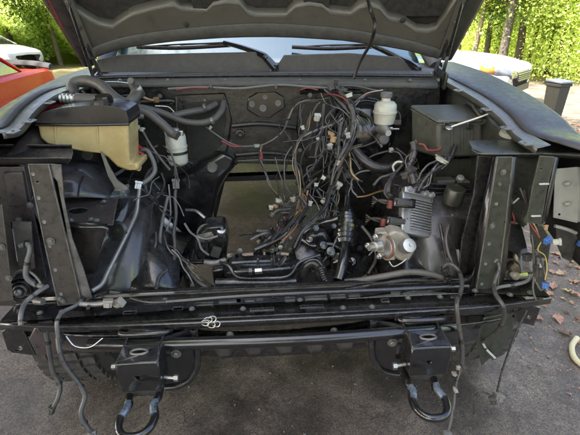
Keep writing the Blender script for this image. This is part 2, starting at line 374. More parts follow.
for i, (px, d, k, lab) in enumerate(TREES):
    q = P(px, 45, y=d); tiny = .62 if px == 57 else (.5 if d < 13 else .8)
    o = (protoA, protoB, protoC)[k]
    t = copy_thing(o, (q.x, d, .1), random.uniform(0, 6), random.uniform(.9, 1.2)*tiny, lab, 'trees at the edge of the driveway'); t['category'] = 'tree'
# trees around and behind the photographer, seen only in reflections and as shade
for i, (x, y, k, s, lab) in enumerate([(-9.5,-7,0,1.2,'leafy tree behind the photographer on the left'), (10,-9,1,1.2,'yellow green tree behind the photographer on the right'), (1,-13,2,1.3,'dark tree straight behind the photographer'),
        (-5.2,-2.6,0,1.25,'leafy tree at the left of the driveway, nearest the photographer'), (-5.6,.8,2,1.2,'deep green tree at the left of the driveway beside the truck'), (-5.4,-6.5,2,1.2,'deep green tree left of the driveway behind the photographer'), (-7.9,-.9,0,1.3,'second row tree left of the driveway'), (-9.5,-2.5,2,1.25,'deep green tree in the second row left of the driveway'), (-12.5,12,2,1.2,'deep green tree beyond the red car')]):
    t = copy_thing((protoA, protoB, protoC)[k], (x, y, 0), i, s, lab, 'trees at the edge of the driveway'); t['category'] = 'tree'
for i, (px, d, s_) in enumerate(((458,13,.5),(488,12.5,.42),(496,15,.5),(532,13.5,.45),(541,16,.5),(553,12.8,.4),(574,13,.45),(12,19,.6),(30,20,.55),(44,21,.6))):
    q = P(px, 45, y=d); t = copy_thing((protoB, protoC, protoA)[i % 3], (q.x, d, 0), i*1.3, s_, 'slender young tree growing in the undergrowth beyond the driveway', 'young trees in the undergrowth'); t['category'] = 'tree'
for o in (protoA, protoB, protoC):
    for ch in list(o.children): bpy.data.objects.remove(ch)
    bpy.data.objects.remove(o)
# far woodland: a mass of foliage no one could count
def cloud(name, n, f, size, m, lie=0, **k):
    o = bpy.data.objects.new(name, leaves_mesh(name, f(n), size, m, lie=lie)); COL.objects.link(o); return tagset(o, kind='stuff', **k)
def wall_f(r0, r1, h, a0, a1):
    def f(n):
        a = rng.uniform(a0, a1, n); r = rng.uniform(r0, r1, n); z = rng.beta(1.2, 1.5, n)*h
        cl = (np.sin(a*23)+np.sin(a*57+z)+np.sin(z*1.7+a*11))*.8
        return np.stack([np.sin(a)*(r+cl), np.cos(a)*(r+cl), z+cl*.3], 1)
    return f
_cl = np.array([(a, r, h) for a, r, h in zip(rng.uniform(.3, 1.15, 230), rng.uniform(12.5, 24, 230), rng.uniform(.2, 4.2, 230))])
def clump_f(n):
    k = rng.integers(0, len(_cl), n); a, r, h = _cl[k].T; d = rng.normal(size=(n,3))*np.array([.55,.55,.35])
    return np.stack([np.sin(a)*r, np.cos(a)*r, h], 1)+d
cloud('far_woodland', 260000, wall_f(25, 33, 8, -1.15, 1.15), .23, M_leaf[1])
cloud('far_woodland', 60000, wall_f(32, 38, 9, -1.2, 1.2), .6, M_leaf[1])
cloud('forest_undergrowth', 60000, wall_f(21, 25, 3.2, -.9, -.2), .16, M_leaf[1])
cloud('forest_undergrowth', 150000, clump_f, .08, M_leaf[1])
# ------------------------------------------------------------------ fallen leaves
M_fl = [mat('fallen leaf tan', (.30,.17,.10), .8, 0, c2=(.25,.14,.08), scale=30, bump=.2), mat('fallen leaf pinkish brown', (.33,.19,.14), .8, 0, scale=30, bump=.2), mat('fallen leaf dark', (.14,.08,.05), .8, 0, scale=30, bump=.2), mat('fallen leaf yellow', (.42,.33,.12), .8, 0, scale=30, bump=.2), mat('fallen leaf pale', (.36,.25,.17), .8, 0, scale=30, bump=.2)]
def fallen(m, s, k=0):
    bm = bmesh.new(); prof = ([0, .16, .42, .22, .48, .26, .34, .12, .16, 0], [0, .14, .24, .3, .32, .3, .25, .17, .08, 0], [0, .2, .3, .24, .36, .38, .2, .26, .1, 0])[k % 3]; n = len(prof); L_ = []; R_ = []; C_ = []
    for i, wv in enumerate(prof):
        y = (i/(n-1)-.5)*1.1; c = random.choice((.18,.5,-.1))*abs(y)+random.uniform(0, .12); wv *= random.uniform(.8, 1.2)
        C_.append(bm.verts.new((0, y*s, (c*.3+.02)*s))); wv *= random.uniform(.7,1.25); L_.append(bm.verts.new((-wv*s, (y+.06)*s, (c+wv*.35)*s)) if 0 < i < n-1 else C_[-1]); R_.append(bm.verts.new((wv*s, (y+.06)*s, (c+wv*.22)*s)) if 0 < i < n-1 else C_[-1])
    for i in range(n-1):
        for A in (L_, R_):
            q = [C_[i], C_[i+1], A[i+1], A[i]]; q = [v for j, v in enumerate(q) if v not in q[:j]]
            if len(q) > 2: bm.faces.new(q)
    tube(bm, [(0,-.55*s,.02*s), (.05*s,-.8*s,.05*s)], .012*s, 4, 0)
    return mk('fallen_leaf', bm, m)
fp = [fallen(M_fl[(i*7) % 5], random.uniform(.05,.075), i//2) for i in range(12)]
spots = [(q[0]+random.uniform(-2,2), q[1]+random.uniform(-2,2)) for q in [(548,243),(566,247),(575,252),(556,262),(542,268),(560,238),(572,236),(530,292),(548,293),(561,300),(573,305),(566,312),(545,308),(578,318),(535,302),(552,286),(568,290),(577,282),(540,279),(562,275),(575,296),(553,254),(545,226),(569,225),(576,215),(579,240),(573,262),(550,271),(536,259),(579,270),(566,332),(577,340),(558,318),(541,238),(570,204),(578,190),(576,180),(570,268),(560,255),(537,318)]]
for i, (a, b) in enumerate(spots):
    q = P(a, b, z=0); o = fp[i % 12].copy(); COL.objects.link(o); o.location = (q.x, q.y, .002); o.rotation_euler = (random.uniform(-.15,.15), random.uniform(-.15,.15), random.uniform(0, 6.3)); sc_ = random.uniform(.5, 1.1); o.scale = (sc_,)*3
    tagset(o, 'curled dry brown leaf lying on the asphalt right of the truck', 'leaf', 'fallen leaves scattered on the driveway')
for o in fp: bpy.data.objects.remove(o)
def litter(n):
    x = rng.uniform(1.75, 5.5, n); y = rng.uniform(-1, 5.5, n); k = (x > 1.75+np.abs(rng.normal(size=n))*.2*(1+(y<1)*2)+np.maximum(0,y-1)*.2); return np.stack([x, y, rng.uniform(.0, .018, n)], 1)[k]
cloud('leaf_litter', 6000, litter, .06, M_fl[0], 1)
def litter2(n): return np.stack([rng.uniform(1.2, 2.3, n), rng.uniform(-.2, 2.2, n), rng.uniform(0, .008, n)], 1)
cloud('leaf_crumbs', 500, litter2, .016, M_fl[1], 1)

def pebbles(name, n, xr, yr, s0, s1, m):
    V = []; F = []
    for i in range(n):
        c = Vector((random.uniform(*xr), random.uniform(*yr), 0)); s = random.uniform(s0, s1)*random.uniform(.5,1); k = len(V); a0 = random.uniform(0, 6)
        V += [c+Vector((cos(a0+j*1.57)*s*random.uniform(.6,1.2), sin(a0+j*1.57)*s*random.uniform(.6,1.2), s*.25)) for j in range(4)] + [c+Vector((0,0,s*.75)), c+Vector((0,0,-.004))]
        F += [(k+j, k+(j+1) % 4, k+4) for j in range(4)] + [(k+(j+1) % 4, k+j, k+5) for j in range(4)]
    me = bpy.data.meshes.new(name); me.from_pydata(V, [], F); me.materials.append(m); o = bpy.data.objects.new(name, me); COL.objects.link(o); tagset(o, kind='stuff')
pebbles('grit', 2600, (-1.6, 2.4), (-.4, 1.3), .0015, .005, mat('grey grit', (.16,.15,.14), .8, 0, c2=(.07,.065,.06), scale=60, bump=0))
pebbles('grit', 260, (-1.6, 2.4), (-.4, 1.6), .004, .009, mat('pale grit', (.3,.28,.25), .8, 0, c2=(.12,.11,.10), scale=60, bump=0))
# ------------------------------------------------------------------ parked cars
M_carred = mat('glossy red car paint', (.36,.003,.004), .45, 0, coat=.12, bump=0, var=.05, spec=.1)
M_carwhite = mat('glossy white car paint', (.4,.4,.42), .3, 0, coat=.9, bump=0, var=.05)
M_glass = mat('dark window glass', (.015,.018,.02), .05, 0, bump=0, spec=.8)
M_amber = mat('amber lamp lens', (.7,.22,.04), .2, 0, bump=0)
M_lens = mat('clear lamp lens', (.2,.22,.25), .1, .5, bump=0)
def car(name, paint, L_=4.5, W=1.8, kind='sedan', hl=0, **tg):
    """origin on the ground at the middle of the nose, body runs back along +y"""
    t = empty(name, **tg)
    rows = []   # stations: y, half width, z bottom, z belt, z crown
    st = [(0,.58,.42,.60,.62), (.05,.76,.28,.68,.72), (.25,.85,.22,.76,.82), (.7,.9,.2,.84,.93), (1.25+hl,.9,.2,.9,1.0), (L_-1.1,.9,.22,.95,1.0), (L_-.45,.88,.25,.95,.99), (L_-.08,.8,.3,.9,.94), (L_,.66,.42,.8,.83)]
    for y, hw, zb, zs, zt in st:
        hw *= W/1.8
        rows.append([Vector(p) for p in [(-hw*.8,y,zb), (-hw,y,zb+.12), (-hw*1.02,y,(zb+zs)/2), (-hw*.98,y,zs), (-hw*.8,y,zs+(zt-zs)*.7), (-hw*.4,y,zt), (0,y,zt+.012), (hw*.4,y,zt), (hw*.8,y,zs+(zt-zs)*.7), (hw*.98,y,zs), (hw*1.02,y,(zb+zs)/2), (hw,y,zb+.12), (hw*.8,y,zb)]])
    bm = loft(rows, 4, 2)
    cut = [(.0)]
    mk('body', bm, paint, t, solid=.01)
    c0, c1 = 1.3+hl, L_-(.95 if kind == 'sedan' else .25)
    # glass cabin and painted roof
    gr = [[(-.76,c0-.05,.98), (-.74,c1+.05,.97)], [(-.60,c0+.62,1.36), (-.6,c1-.5,1.36)]]
    bm = bmesh.new(); prof = [(c0-.1,.98,.78), (c0+.65,1.38,.6), (c0+1.1,1.42,.6), (c1-.75,1.41,.6), (c1+.0,.99,.76)]
    prev = None
    for y, z, hw in prof:
        cur = [bm.verts.new((-hw,y,z)), bm.verts.new((-hw*.5,y,z+.015)), bm.verts.new((hw*.5,y,z+.015)), bm.verts.new((hw,y,z))]
        if prev:
            for i in range(3): bm.faces.new((prev[i], prev[i+1], cur[i+1], cur[i]))
        prev = cur
    for s in (-1, 1):
        q = [bm.verts.new((s*hw, y, z)) for y, z, hw in prof]; bm.faces.new(q if s < 0 else q[::-1])
    mk('windows', bm, M_glass, t)
    bm = bmesh.new()
    box(bm, (0,(c0+.65+c1-.75)/2,1.435), (1.22, c1-c0-1.4, .03)); mk('roof', bm, paint, t, bevel=.012)
    for s in (-1, 1):
        for a, b in (((s*.77,c0-.1,.98), (s*.6,c0+.65,1.4)), ((s*.6,c1-.75,1.42), (s*.75,c1,.99)), ((s*.79,(c0+c1)/2,.97), (s*.62,(c0+c1)/2-.05,1.41))):
            rod('pillar', [a, b], .028, paint, t, sm=0)
    for s in (-1, 1):
        for y in (.85, L_-.85):
            bm = bmesh.new(); lathe(bm, [(.2,-.02), (.3,-.02), (.325,.03), (.325,.17), (.3,.2), (.2,.2)], (s*.74,y,.325), (s,0,0), 28); wh = mk('wheel', bm, M_tire, t)
            bm = bmesh.new(); lathe(bm, [(0,.17), (.06,.19), (.07,.16), (.19,.175), (.2,.19), (.2,.1)], (s*.74,y,.325), (s,0,0), 10); mk('rim', bm, M_alu, wh)
    return t
rc = car('red_car', M_carred, 4.5, label='shiny red car with a black lip spoiler parked left of the truck', cat='car')
q = P(50, 63, z=1.04)
_v = Matrix.Rotation(radians(3), 3, 'Z') @ Vector((.84,4.28,0)); rc.location = (q.x-_v.x, q.y-_v.y, .0); rc.rotation_euler = (0,0,radians(3))
bm = bmesh.new()
tube(bm, [(-.84,4.28,1.0), (-.5,4.42,1.035), (0,4.46,1.05), (.5,4.42,1.035), (.84,4.28,1.0)], .035, 10, 6)
for v in bm.verts: v.co.y += (v.co.z-1.0)*.8
mk('spoiler', bm, mat('matt grey black trim', (.03,.03,.032), .85, 0, bump=0, spec=.2), rc)
wc = car('white_car', M_carwhite, 4.4, 1.85, 'hatch', label='white car with dark windows parked on the far left by the trees', cat='car')
q = P(14, 45, y=17.5); wc.location = (q.x+.6, 17.2, 0); wc.rotation_euler = (0,0,radians(72))
gc = car('white_car', M_carwhite, 5.2, 1.85, 'sedan', hl=.6, label='white car with an amber cornered headlight parked just right of the truck', cat='car')
gc.rotation_euler = (0,0,radians(46)); _q = P(498, 66, z=.80); _v = Matrix.Rotation(radians(46), 3, 'Z') @ Vector((-.84,.22,0)); gc.location = (_q.x-_v.x, _q.y-_v.y, 0)
def local(o, p): return Matrix.Translation(o.location) @ Matrix.Rotation(o.rotation_euler.z, 4, 'Z') @ Vector(p)
for s in (-1, 1):
    hp = [(.44,-.03,.57,.68), (.66,.0,.575,.72), (.805,.09,.60,.765), (.89,.26,.65,.80), (.92,.50,.71,.83)]
    hl = mk('headlight', loft([[(s*x,y,a_) for x, y, a_, b_ in hp], [(s*(x+.012),y-.012,(a_+b_)/2) for x, y, a_, b_ in hp], [(s*(x-.02),y+.01,b_) for x, y, a_, b_ in hp]], 3, 3), M_lens, gc, solid=.02)
    mk('indicator', loft([[(s*(x+.006),y-.006,a_+.01) for x, y, a_, b_ in hp[3:]], [(s*(x+.018),y-.018,(a_+b_)/2) for x, y, a_, b_ in hp[3:]], [(s*(x-.014),y+.004,b_-.01) for x, y, a_, b_ in hp[3:]]], 3, 3), M_amber, hl, solid=.01)
    lt('lamp_bowl', [(0,.0), (.03,.02), (.05,.045), (.055,.045)], (s*.66,.03,.635), (s*.2,-1,0), M_zinc, hl, 16)
bm = bmesh.new(); prism(bm, [(-.44,-.035,.66), (.44,-.035,.66), (.38,-.05,.5), (-.38,-.05,.5)], (0,.05,0)); gl = mk('grille', bm, M_plast, gc, bevel=.01)
for k in range(4): bx('slat', (0,-.045,.53+k*.035), (.78,.03,.01), M_zinc, gl)
bx('bumper_opening', (0,-.0,.36), (1.1,.06,.12), M_plast, gc)

# dark bin
b0 = P(556, 96, y=4.5); M_bin = mat('dull dark olive plastic', (.025,.028,.02), .7, 0, dust=.3); M_lid = mat('blue grey lid plastic', (.22,.25,.3), .5, 0, dust=.3)
bn = empty('waste_bin', (b0.x, 4.5, 0), .3, label='dark olive waste bin with a flat blue grey lid in front of the white car', cat='bin')
bm = bmesh.new()
bot = [bm.verts.new((x*.11,y*.12,.04)) for x, y in ((-1,-1),(1,-1),(1,1),(-1,1))]; top = [bm.verts.new((x*.15,y*.16,.93)) for x, y in ((-1,-1),(1,-1),(1,1),(-1,1))]
for i in range(4): bm.faces.new((bot[i], bot[(i+1)%4], top[(i+1)%4], top[i]))
bm.faces.new(bot[::-1]); bm.faces.new(top); mk('body', bm, M_bin, bn, bevel=.015)
bx('rim', (0,0,.90), (.33,.35,.045), M_bin, bn, bevel=.008); bx('lid', (0,-.01,.955), (.34,.37,.035), M_lid, bn, R=eul(3,0,0), bevel=.012)
rod('handle', [(-.13,.2,.9), (-.12,.24,.92), (.12,.24,.92), (.13,.2,.9)], .012, M_bin, bn)
for s in (-1, 1): lt('wheel', [(0,0), (.09,0), (.1,.01), (.1,.04), (.09,.05), (0,.05)], (s*.13-.025,.16,.1), (1,0,0), M_tire, bn)
bm = bmesh.new(); tube(bm, [P(577,338,z=.014), P(572,346,z=.014), P(574,357,z=.014), P(584,366,z=.014), P(600,372,z=.014)], .013, 10, 8)
bn.scale = (.66,.66,.80)
h = mk('garden_hose', bm, mat('pale yellow hose', (.55,.5,.3), .5, 0, bump=.05)); tagset(h, 'pale yellow hose curving on the asphalt at the right edge', 'hose')

T = empty('pickup_truck', (0,0,0), label='pickup truck with its hood raised and its engine, radiator and grille removed', cat='truck')
# shared fasteners
def make_bolt():
    bm = bmesh.new(); lathe(bm, [(.013,0), (.013,.0025), (.0085,.0025)], (0,0,0), (0,0,1), 16); lathe(bm, [(.0085,.0025), (.0085,.008), (.007,.0095), (0,.0095)], (0,0,0), (0,0,1), 6)
    o = mk('bolt', bm, M_bolt, None); return o
BOLT = make_bolt()
def bolt(px, py, y, ax=(0,-1,0), s=1, parent=None, m=None):
    q = P(px, py, y=y) if not isinstance(px, Vector) else px
    c = BOLT.copy(); COL.objects.link(c); c.parent = parent or T
    c.matrix_local = Matrix.Translation(q) @ Vector(ax).to_track_quat('Z', 'Y').to_matrix().to_4x4() @ Matrix.Scale(s, 4)
    return c

# ============ body shell ============
def mir(rows, s): return [[Vector((p[0]*s, p[1], p[2])) for p in r] for r in rows]
fz = [(-.02,1.075), (.05,1.095), (.19,1.125), (.31,1.165), (.5,1.205), (.84,1.25), (1.2,1.272)]
FZ = fz
for s in (-1, 1):
    rows = []
    fz = [(y, z+(.028*max(0,1-y/1.0) if s < 0 else .0)) for y, z in ([(0,1.115),(.1,1.13)]+FZ[2:] if s < 0 else [(-.12,1.055),(-.02,1.085),(.07,1.11)]+FZ[2:])]
    for y, z in fz:
        e = .03*max(0,1-y/.9) if s > 0 else .06*max(0,min(1,(.92-y)/.5))
        kx = max(0, .12-y)*(.9 if s > 0 else 0)
        ox = .03 if s > 0 else 0; rows.append([(.795+kx,y,z-.018+e), (.82+kx,y,z-.009+e), (.865+kx*.8+ox*.5,y,z-.002+e*.55), (.915+ox,y,z+.001), (.95+ox,y,z-.008), (.975+ox,y,z-.05), (.99+ox,y,z-.2), (.99+ox,y,z-.42)])
    sheet_rows = mir(rows, s)
    f = mk('fender', loft(sheet_rows, 4, 4), M_paint, T, solid=.004)
    # folded inner flange with ragged tabs
    fl = [(y, z+(.03*max(0,1-y/.9) if s > 0 else .06*max(0,min(1,(.92-y)/.5)))+.018) for y, z in fz[(2 if s > 0 else 1):-1]]
    rows = [[(.802,y,z-.036), (.772,y,z-.043), (.762,y,z-.044), (.7605,y,z-.062)] for y, z in fl]
    mk('inner_flange', loft(mir(rows, s), 4, 1), M_edge, f, solid=.003)
    for (ya, za), (yb, zb) in zip(fl[:-1], fl[1:]):
        for q in (.4,):
            y = ya+(yb-ya)*q; z = za+(zb-za)*q
            bm = bmesh.new(); prism(bm, [(s*.764,y-.028,z-.047), (s*.742,y-.018,z-.05), (s*.74,y+.016,z-.049), (s*.764,y+.03,z-.046)], (0,0,.003)); mk('tab', bm, M_edge, f)
            bolt(Vector((s*.754, y, z-.046)), 0, 0, (0,0,1), .5, f)
    # upper structure rail below the flange
    rows = [[(.83,y,z-.05), (.80,y,z-.06), (.785,y,z-.12), (.79,y,z-.2)] for y, z in fz[2:-1]]
    mk('apron_rail', loft(mir(rows, s), 4, 3), M_brown if s < 0 else M_olive, T, solid=.004)
    # apron wall down to the wheelhouse
    rows = [[(.79,y,z-.19), (.795,y,.93), (.78,y,.85)] for y, z in fz[2:-1]]
    mk('apron_wall', loft(mir(rows, s), 4, 4), M_brown if s < 0 else M_olive, T, solid=.004)
    # wheelhouse liner: arch over the wheel with a rolled inner edge
    rows = []
    for k in range(13):
        a = radians(22+k*13.5); ca, sa = cos(a), sin(a)
        rows.append([(.90, .56-ca*.47, .40+sa*.47), (.72, .56-ca*.475, .40+sa*.475), (.57, .56-ca*.465, .40+sa*.465), (.505, .56-ca*.44, .40+sa*.44), (.485, .56-ca*.38, .40+sa*.38), (.482, .56-ca*.22, .42+sa*.22), (.48,.56,.42)])
    mk('wheelhouse_liner', loft(mir(rows, s), 2, 3), M_liner, T, solid=.004)
    # front wheel
    bm = bmesh.new(); lathe(bm, [(.22,-.02), (.34,-.02), (.375,.01), (.385,.05), (.385,.2), (.375,.235), (.34,.26), (.22,.26)], (s*.70,.56,.385), (s,0,0), 48); wh = mk('front_wheel', bm, M_tire, T)
    for k in range(40):
        a = 2*pi*k/40; bm = None
    lt('rim', [(0,.16), (.07,.2), (.09,.17), (.2,.19), (.225,.24), (.235,.24), (.225,.02), (0,.0)], (s*.70,.56,.385), (s,0,0), M_alu, wh, 24)
    # rear wheel
    wh = lt('rear_wheel', [(.22,-.02), (.34,-.02), (.375,.01), (.385,.05), (.385,.2), (.375,.235), (.34,.26), (.22,.26)], (s*.70,4.1,.385), (s,0,0), M_tire, T, 40)
    lt('rim', [(0,.16), (.07,.2), (.09,.17), (.2,.19), (.225,.24), (.235,.24)], (s*.70,4.1,.385), (s,0,0), M_alu, wh, 24)
# tyre tread blocks joined in one part each
for s in (-1, 1):
    bm = bmesh.new()
    for k in range(46):
        a = 2*pi*k/46
        for j, xo in enumerate((.035, .095, .155, .205)):
            aa = a+(j%2)*pi/46; R = Matrix.Rotation(-aa, 3, 'X')
            box(bm, Vector((s*(.70+xo), .56, .385)) + R @ Vector((0,0,.385)), (.045,.038,.02), R)
    o = mk('tread', bm, M_tire, T); tagset(o, kind='stuff')

# cab, roof, doors, bed (mostly hidden behind the raised hood)
for s in (-1, 1):
    bm = bmesh.new(); prism(bm, [(s*.985,1.2,.5), (s*.985,3.0,.5), (s*.97,3.0,1.2), (s*.97,1.2,1.26)], (-s*.06,0,0))
    mk('cab_side', bm, M_paint, T, bevel=.01)
for s in (-1, 1):
    d = bm = bmesh.new(); prism(bm, [(s*.992,1.32,.55), (s*.992,2.35,.55), (s*.98,2.35,1.2), (s*.98,1.32,1.24)], (-s*.012,0,0)); d = mk('door', bm, M_paint, T, bevel=.006)
    bx('handle', (s*1.005,2.2,1.08), (.02,.14,.03), M_gloss, d)
    bm = bmesh.new(); prism(bm, [(s*.955,1.35,1.23), (s*.955,2.9,1.2), (s*.80,2.85,1.70), (s*.80,1.95,1.72)], (-s*.008,0,0)); mk('side_window', bm, M_glass, T)
    rod('roof_pillar', [(s*.80,1.02,1.26), (s*.76,1.5,1.55), (s*.70,1.9,1.75)], .035, M_paint, T)
    rod('roof_pillar', [(s*.92,2.95,1.18), (s*.72,2.9,1.76)], .05, M_paint, T, sm=0)
mk('cab_roof', loft([[(-.72,y,z-.05), (-.6,y,z), (0,y,z+.03), (.6,y,z), (.72,y,z-.05)] for y, z in ((1.85,1.74), (2.2,1.8), (2.7,1.8), (2.95,1.74))], 3, 3), M_paint, T, solid=.02)
mk('back_wall', loft([[(-.95,3.0,.5), (0,3.02,.5), (.95,3.0,.5)], [(-.95,3.0,1.2), (0,3.02,1.2), (.95,3.0,1.2)], [(-.72,2.94,1.75), (0,2.96,1.78), (.72,2.94,1.75)]], 2, 2), M_paint, T, solid=.02)
for s in (-1, 1): bx('bed_side', (s*.96,4.1,.88), (.06,2.05,.62), M_paint, T, bevel=.02)
bx('bed_floor', (0,4.1,.68), (1.86,2.05,.04), M_plast, T); bx('tailgate', (0,5.11,.9), (1.86,.05,.58), M_paint, T, bevel=.015)
for s in (-1, 1): bx('cab_floor', (s*.63,2.0,.60), (.66,2.0,.05), M_dark, T)
mk('transmission_tunnel', loft([[(-.31,y,.58), (-.27,y,.78), (-.12,y,.90), (.12,y,.90), (.27,y,.78), (.31,y,.58)] for y in (.82,1.4,2.0,3.0)], 2, 3), M_dark, T, solid=.01)
bx('transmission_crossmember', (.0,1.42,.60), (.80,.07,.035), M_blackm, T)
for s in (-1, 1): bx('frame_rail', (s*.42,3.15,.5), (.07,4.0,.14), M_blackm, T, bevel=.008)
bx('seat', (0,2.3,.85), (1.4,.6,.35), M_dark, T, bevel=.05)
bx('seat_back', (0,2.7,1.2), (1.4,.18,.6), M_dark, T, bevel=.05)
bx('dashboard', (0,1.35,1.12), (1.5,.35,.2), M_dark, T, bevel=.05)

# ============ hood ============
TH = radians(57)
hu = Vector((1,0,0)); hv = Vector((0,-cos(TH), sin(TH))); hn = Vector((0,-sin(TH),-cos(TH)))   # hn: underside normal
HO = Vector((0,.87,1.295))
def Hp(u, v, w_=0): return HO + hu*u + hv*v + hn*w_
def HQ(px, py, off=0):
    d = FW + RT*((px-290)/FPX) + UP*((217.5-py)/FPX); o = HO+hn*off
    t = (o-CAM).dot(hn)/d.dot(hn); q = CAM+d*t; r = q-HO; return (r.dot(hu), r.dot(hv))
hood = empty('hood_panel', (0,0,0)); hood.parent = T
def hwid(v): return .80+.0*v
_ap = sorted(HQ(*q) for q in [(88,61),(100,55),(130,47),(180,41),(225,38),(262,37),(300,38),(345,41),(400,49),(425,55),(438,61)])
def arc(u): return float(np.interp(u, [p[0] for p in _ap], [p[1] for p in _ap]))      # rear edge curves forward at the middle
# outer skin
rows = []
for k in range(7):
    t = k/6; row = []; wide = .805+.15*t
    for j in range(9):
        u = -1+j/4; W_ = .805; v0 = arc(u*.8); v = v0+(1.22-v0-.05*u*u)*t
        row.append(Hp(u*wide, v, -.055-.03*(1-u*u)*(1-t*.3)+ (.035 if abs(u) == 1 else 0)))
    rows.append(row)
skin = mk('hood_skin', loft(rows, 3, 2), M_paint, hood, solid=.004)
# inner stamped panel with large openings
def outline_uv():
    pts = []
    for j in range(17): u = -.8+j*.1; pts.append((u, arc(u)))
    pts += [(.80,.3), (.80,.7), (.79,1.12)] + [(.79-j*.158, 1.16) for j in range(11)] + [(-.80,.7), (-.80,.3)]
    return pts
sc_px = [(60,-14),(76,13),(86,20),(98,27),(113,30),(124,22),(134,16),(150,12),(168,8),(174,7),(181,12),(207,13.5),(214,6),(226,4),(239,5),(247,15),(256,18),(287,18),(296,8),(309,6),(322,8),(330,15),(351,17),(360,9),(370,7),(379,10),(388,21),(404,25),(416,33),(428,34),(437,31),(446,18),(466,-14)]
hole = [HQ(a, b, 0) for a, b in sc_px]
vtop = 1.02
hole = hole + [(hole[-1][0]+.0, vtop), (hole[0][0]-.0, vtop)]
bm = bmesh.new(); prism(bm, [Hp(u, v, 0) for u, v in outline_uv()], -hn*.012, [[Hp(u, v, 0) for u, v in hole]]); ip = mk('inner_panel', bm, M_under, hood, bevel=.006)
# rolled walls of the openings and the ribs between them
def strip(pts, w0, w1, m, nm, par, inset=0):
    a = [Hp(u, v, w0) for u, v in pts]; b = [Hp(u, v+inset, w1) for u, v in pts]
    bm = bmesh.new(); A = [bm.verts.new(p) for p in a]; B = [bm.verts.new(p) for p in b]
    for i in range(len(A)-1): bm.faces.new((A[i], A[i+1], B[i+1], B[i]))
    return mk(nm, bm, m, par, solid=.003)
strip(hole[:-2], .0, -.035, M_under, 'opening_wall', ip, .02)
bm = bmesh.new(); prism(bm, [Hp(u, v, -.036) for u, v in [(-.74,.2),(.74,.2),(.74,1.1),(-.74,1.1)]], -hn*.012); mk('sound_pad', bm, M_dark, hood)
for u0, u1 in ((-.30,-.20), (.13,.23)):
    bm = bmesh.new(); prism(bm, [Hp(u0,.25,-.012), Hp(u1,.25,-.012), Hp(u1+.05,1.1,-.012), Hp(u0-.05,1.1,-.012)], -hn*.02); mk('hood_rib', bm, M_dark, hood, bevel=.008)
# dark rear lip band
lip = []
for (w0_, dv) in ((.004,0), (.012,.012), (.010,.055), (.002,.062)):
    lip.append([Hp(-.77+j*.154, arc(-.77+j*.154)+.004+dv*(1-.25*abs(-1+j*.2)), w0_) for j in range(11)])
mk('rear_lip', loft(lip, 2, 2), M_cowl, hood, solid=.003)
# side returns, gutter and a red strip painted as the red car's reflection
for s in (-1, 1):
    rr = [[Hp(s*(.80+v*.13), v, .004) , Hp(s*(.785+v*.07), v, .014), Hp(s*.755, v, .0)] for v in (.02,.3,.6,.9,1.15)]
    mk('side_flange', loft(rr, 3, 2), M_olive if s > 0 else M_brown, hood, solid=.004)
rod('red_car_reflection', [Hp(-.808,.20,.016), Hp(-.818,.4,.018), Hp(-.84,.8,.02)], .004, M_redw, hood, label='red strip painted as the reflection of the red car on the left hood edge')
for (a, b, r_) in ((58,-6,.03), (403,20,.012), (260,27,.008), (186,24,.01), (342,30,.007), (120,38,.007)):
    u, v = HQ(a, b, 0); lt('plug', [(r_,.0), (r_,.004), (r_*.7,.006), (0,.006)], Hp(u, v, 0), hn, M_dark, ip, 14)
# hinges
for s in (-1, 1):
    hx = s*.755
    hi = bx('hinge', (hx, .83, 1.235), (.012,.13,.07), M_olive if s > 0 else M_brown, T, R=eul(12,0,0))
    bm = bmesh.new(); a0 = Vector((hx-s*.012,.80,1.225)); a1 = Hp(hx-s*.012,.28,.03)
    d_ = (a1-a0).normalized(); n_ = Vector((0,-d_.z,d_.y))
    prism(bm, [a0-n_*.017, a1-n_*.012, a1+d_*.02, a1+n_*.012, a0+n_*.017, a0-d_*.02], (s*.004,0,0)); mk('hinge_arm', bm, M_blackm, hi, bevel=.002)
    bm = bmesh.new(); a0 = Vector((hx-s*.02,.87,1.245)); a1 = Hp(hx-s*.02,.14,.04); d_ = (a1-a0).normalized(); n_ = Vector((0,-d_.z,d_.y))
    prism(bm, [a0-n_*.014, a1-n_*.012, a1+n_*.012, a0+n_*.014], (s*.004,0,0)); mk('hinge_link', bm, M_blackm, hi, bevel=.002)
    bm = bmesh.new(); prism(bm, [Hp(hx-.02,.05,.002), Hp(hx+.02,.05,.002), Hp(hx+.02,.36,.002), Hp(hx-.02,.36,.002)], hn*.006); mk('hinge_plate', bm, M_under, hi, bevel=.003)
    for v in (.1,.2,.3): bolt(Hp(hx,v,.009), 0, 0, tuple(hn), .9, hi)
    bolt(Vector((hx-s*.02,.80,1.225)), 0, 0, (-s,0,0), 1, hi); bolt(Vector((hx-s*.024,.87,1.245)), 0, 0, (-s,0,0), 1, hi)
# wire from the hood to the cowl
rod('hood_wire', [Hp(HQ(366,-8)[0], HQ(366,-8)[1], .01), Hp(*HQ(370,8), .02), P(375,26,y=.66), P(370,44,y=.70), P(360,62,y=.76), P(352,83,y=.78)], .0068, M_rub, T, label='black hose hanging from the hood to the cowl')

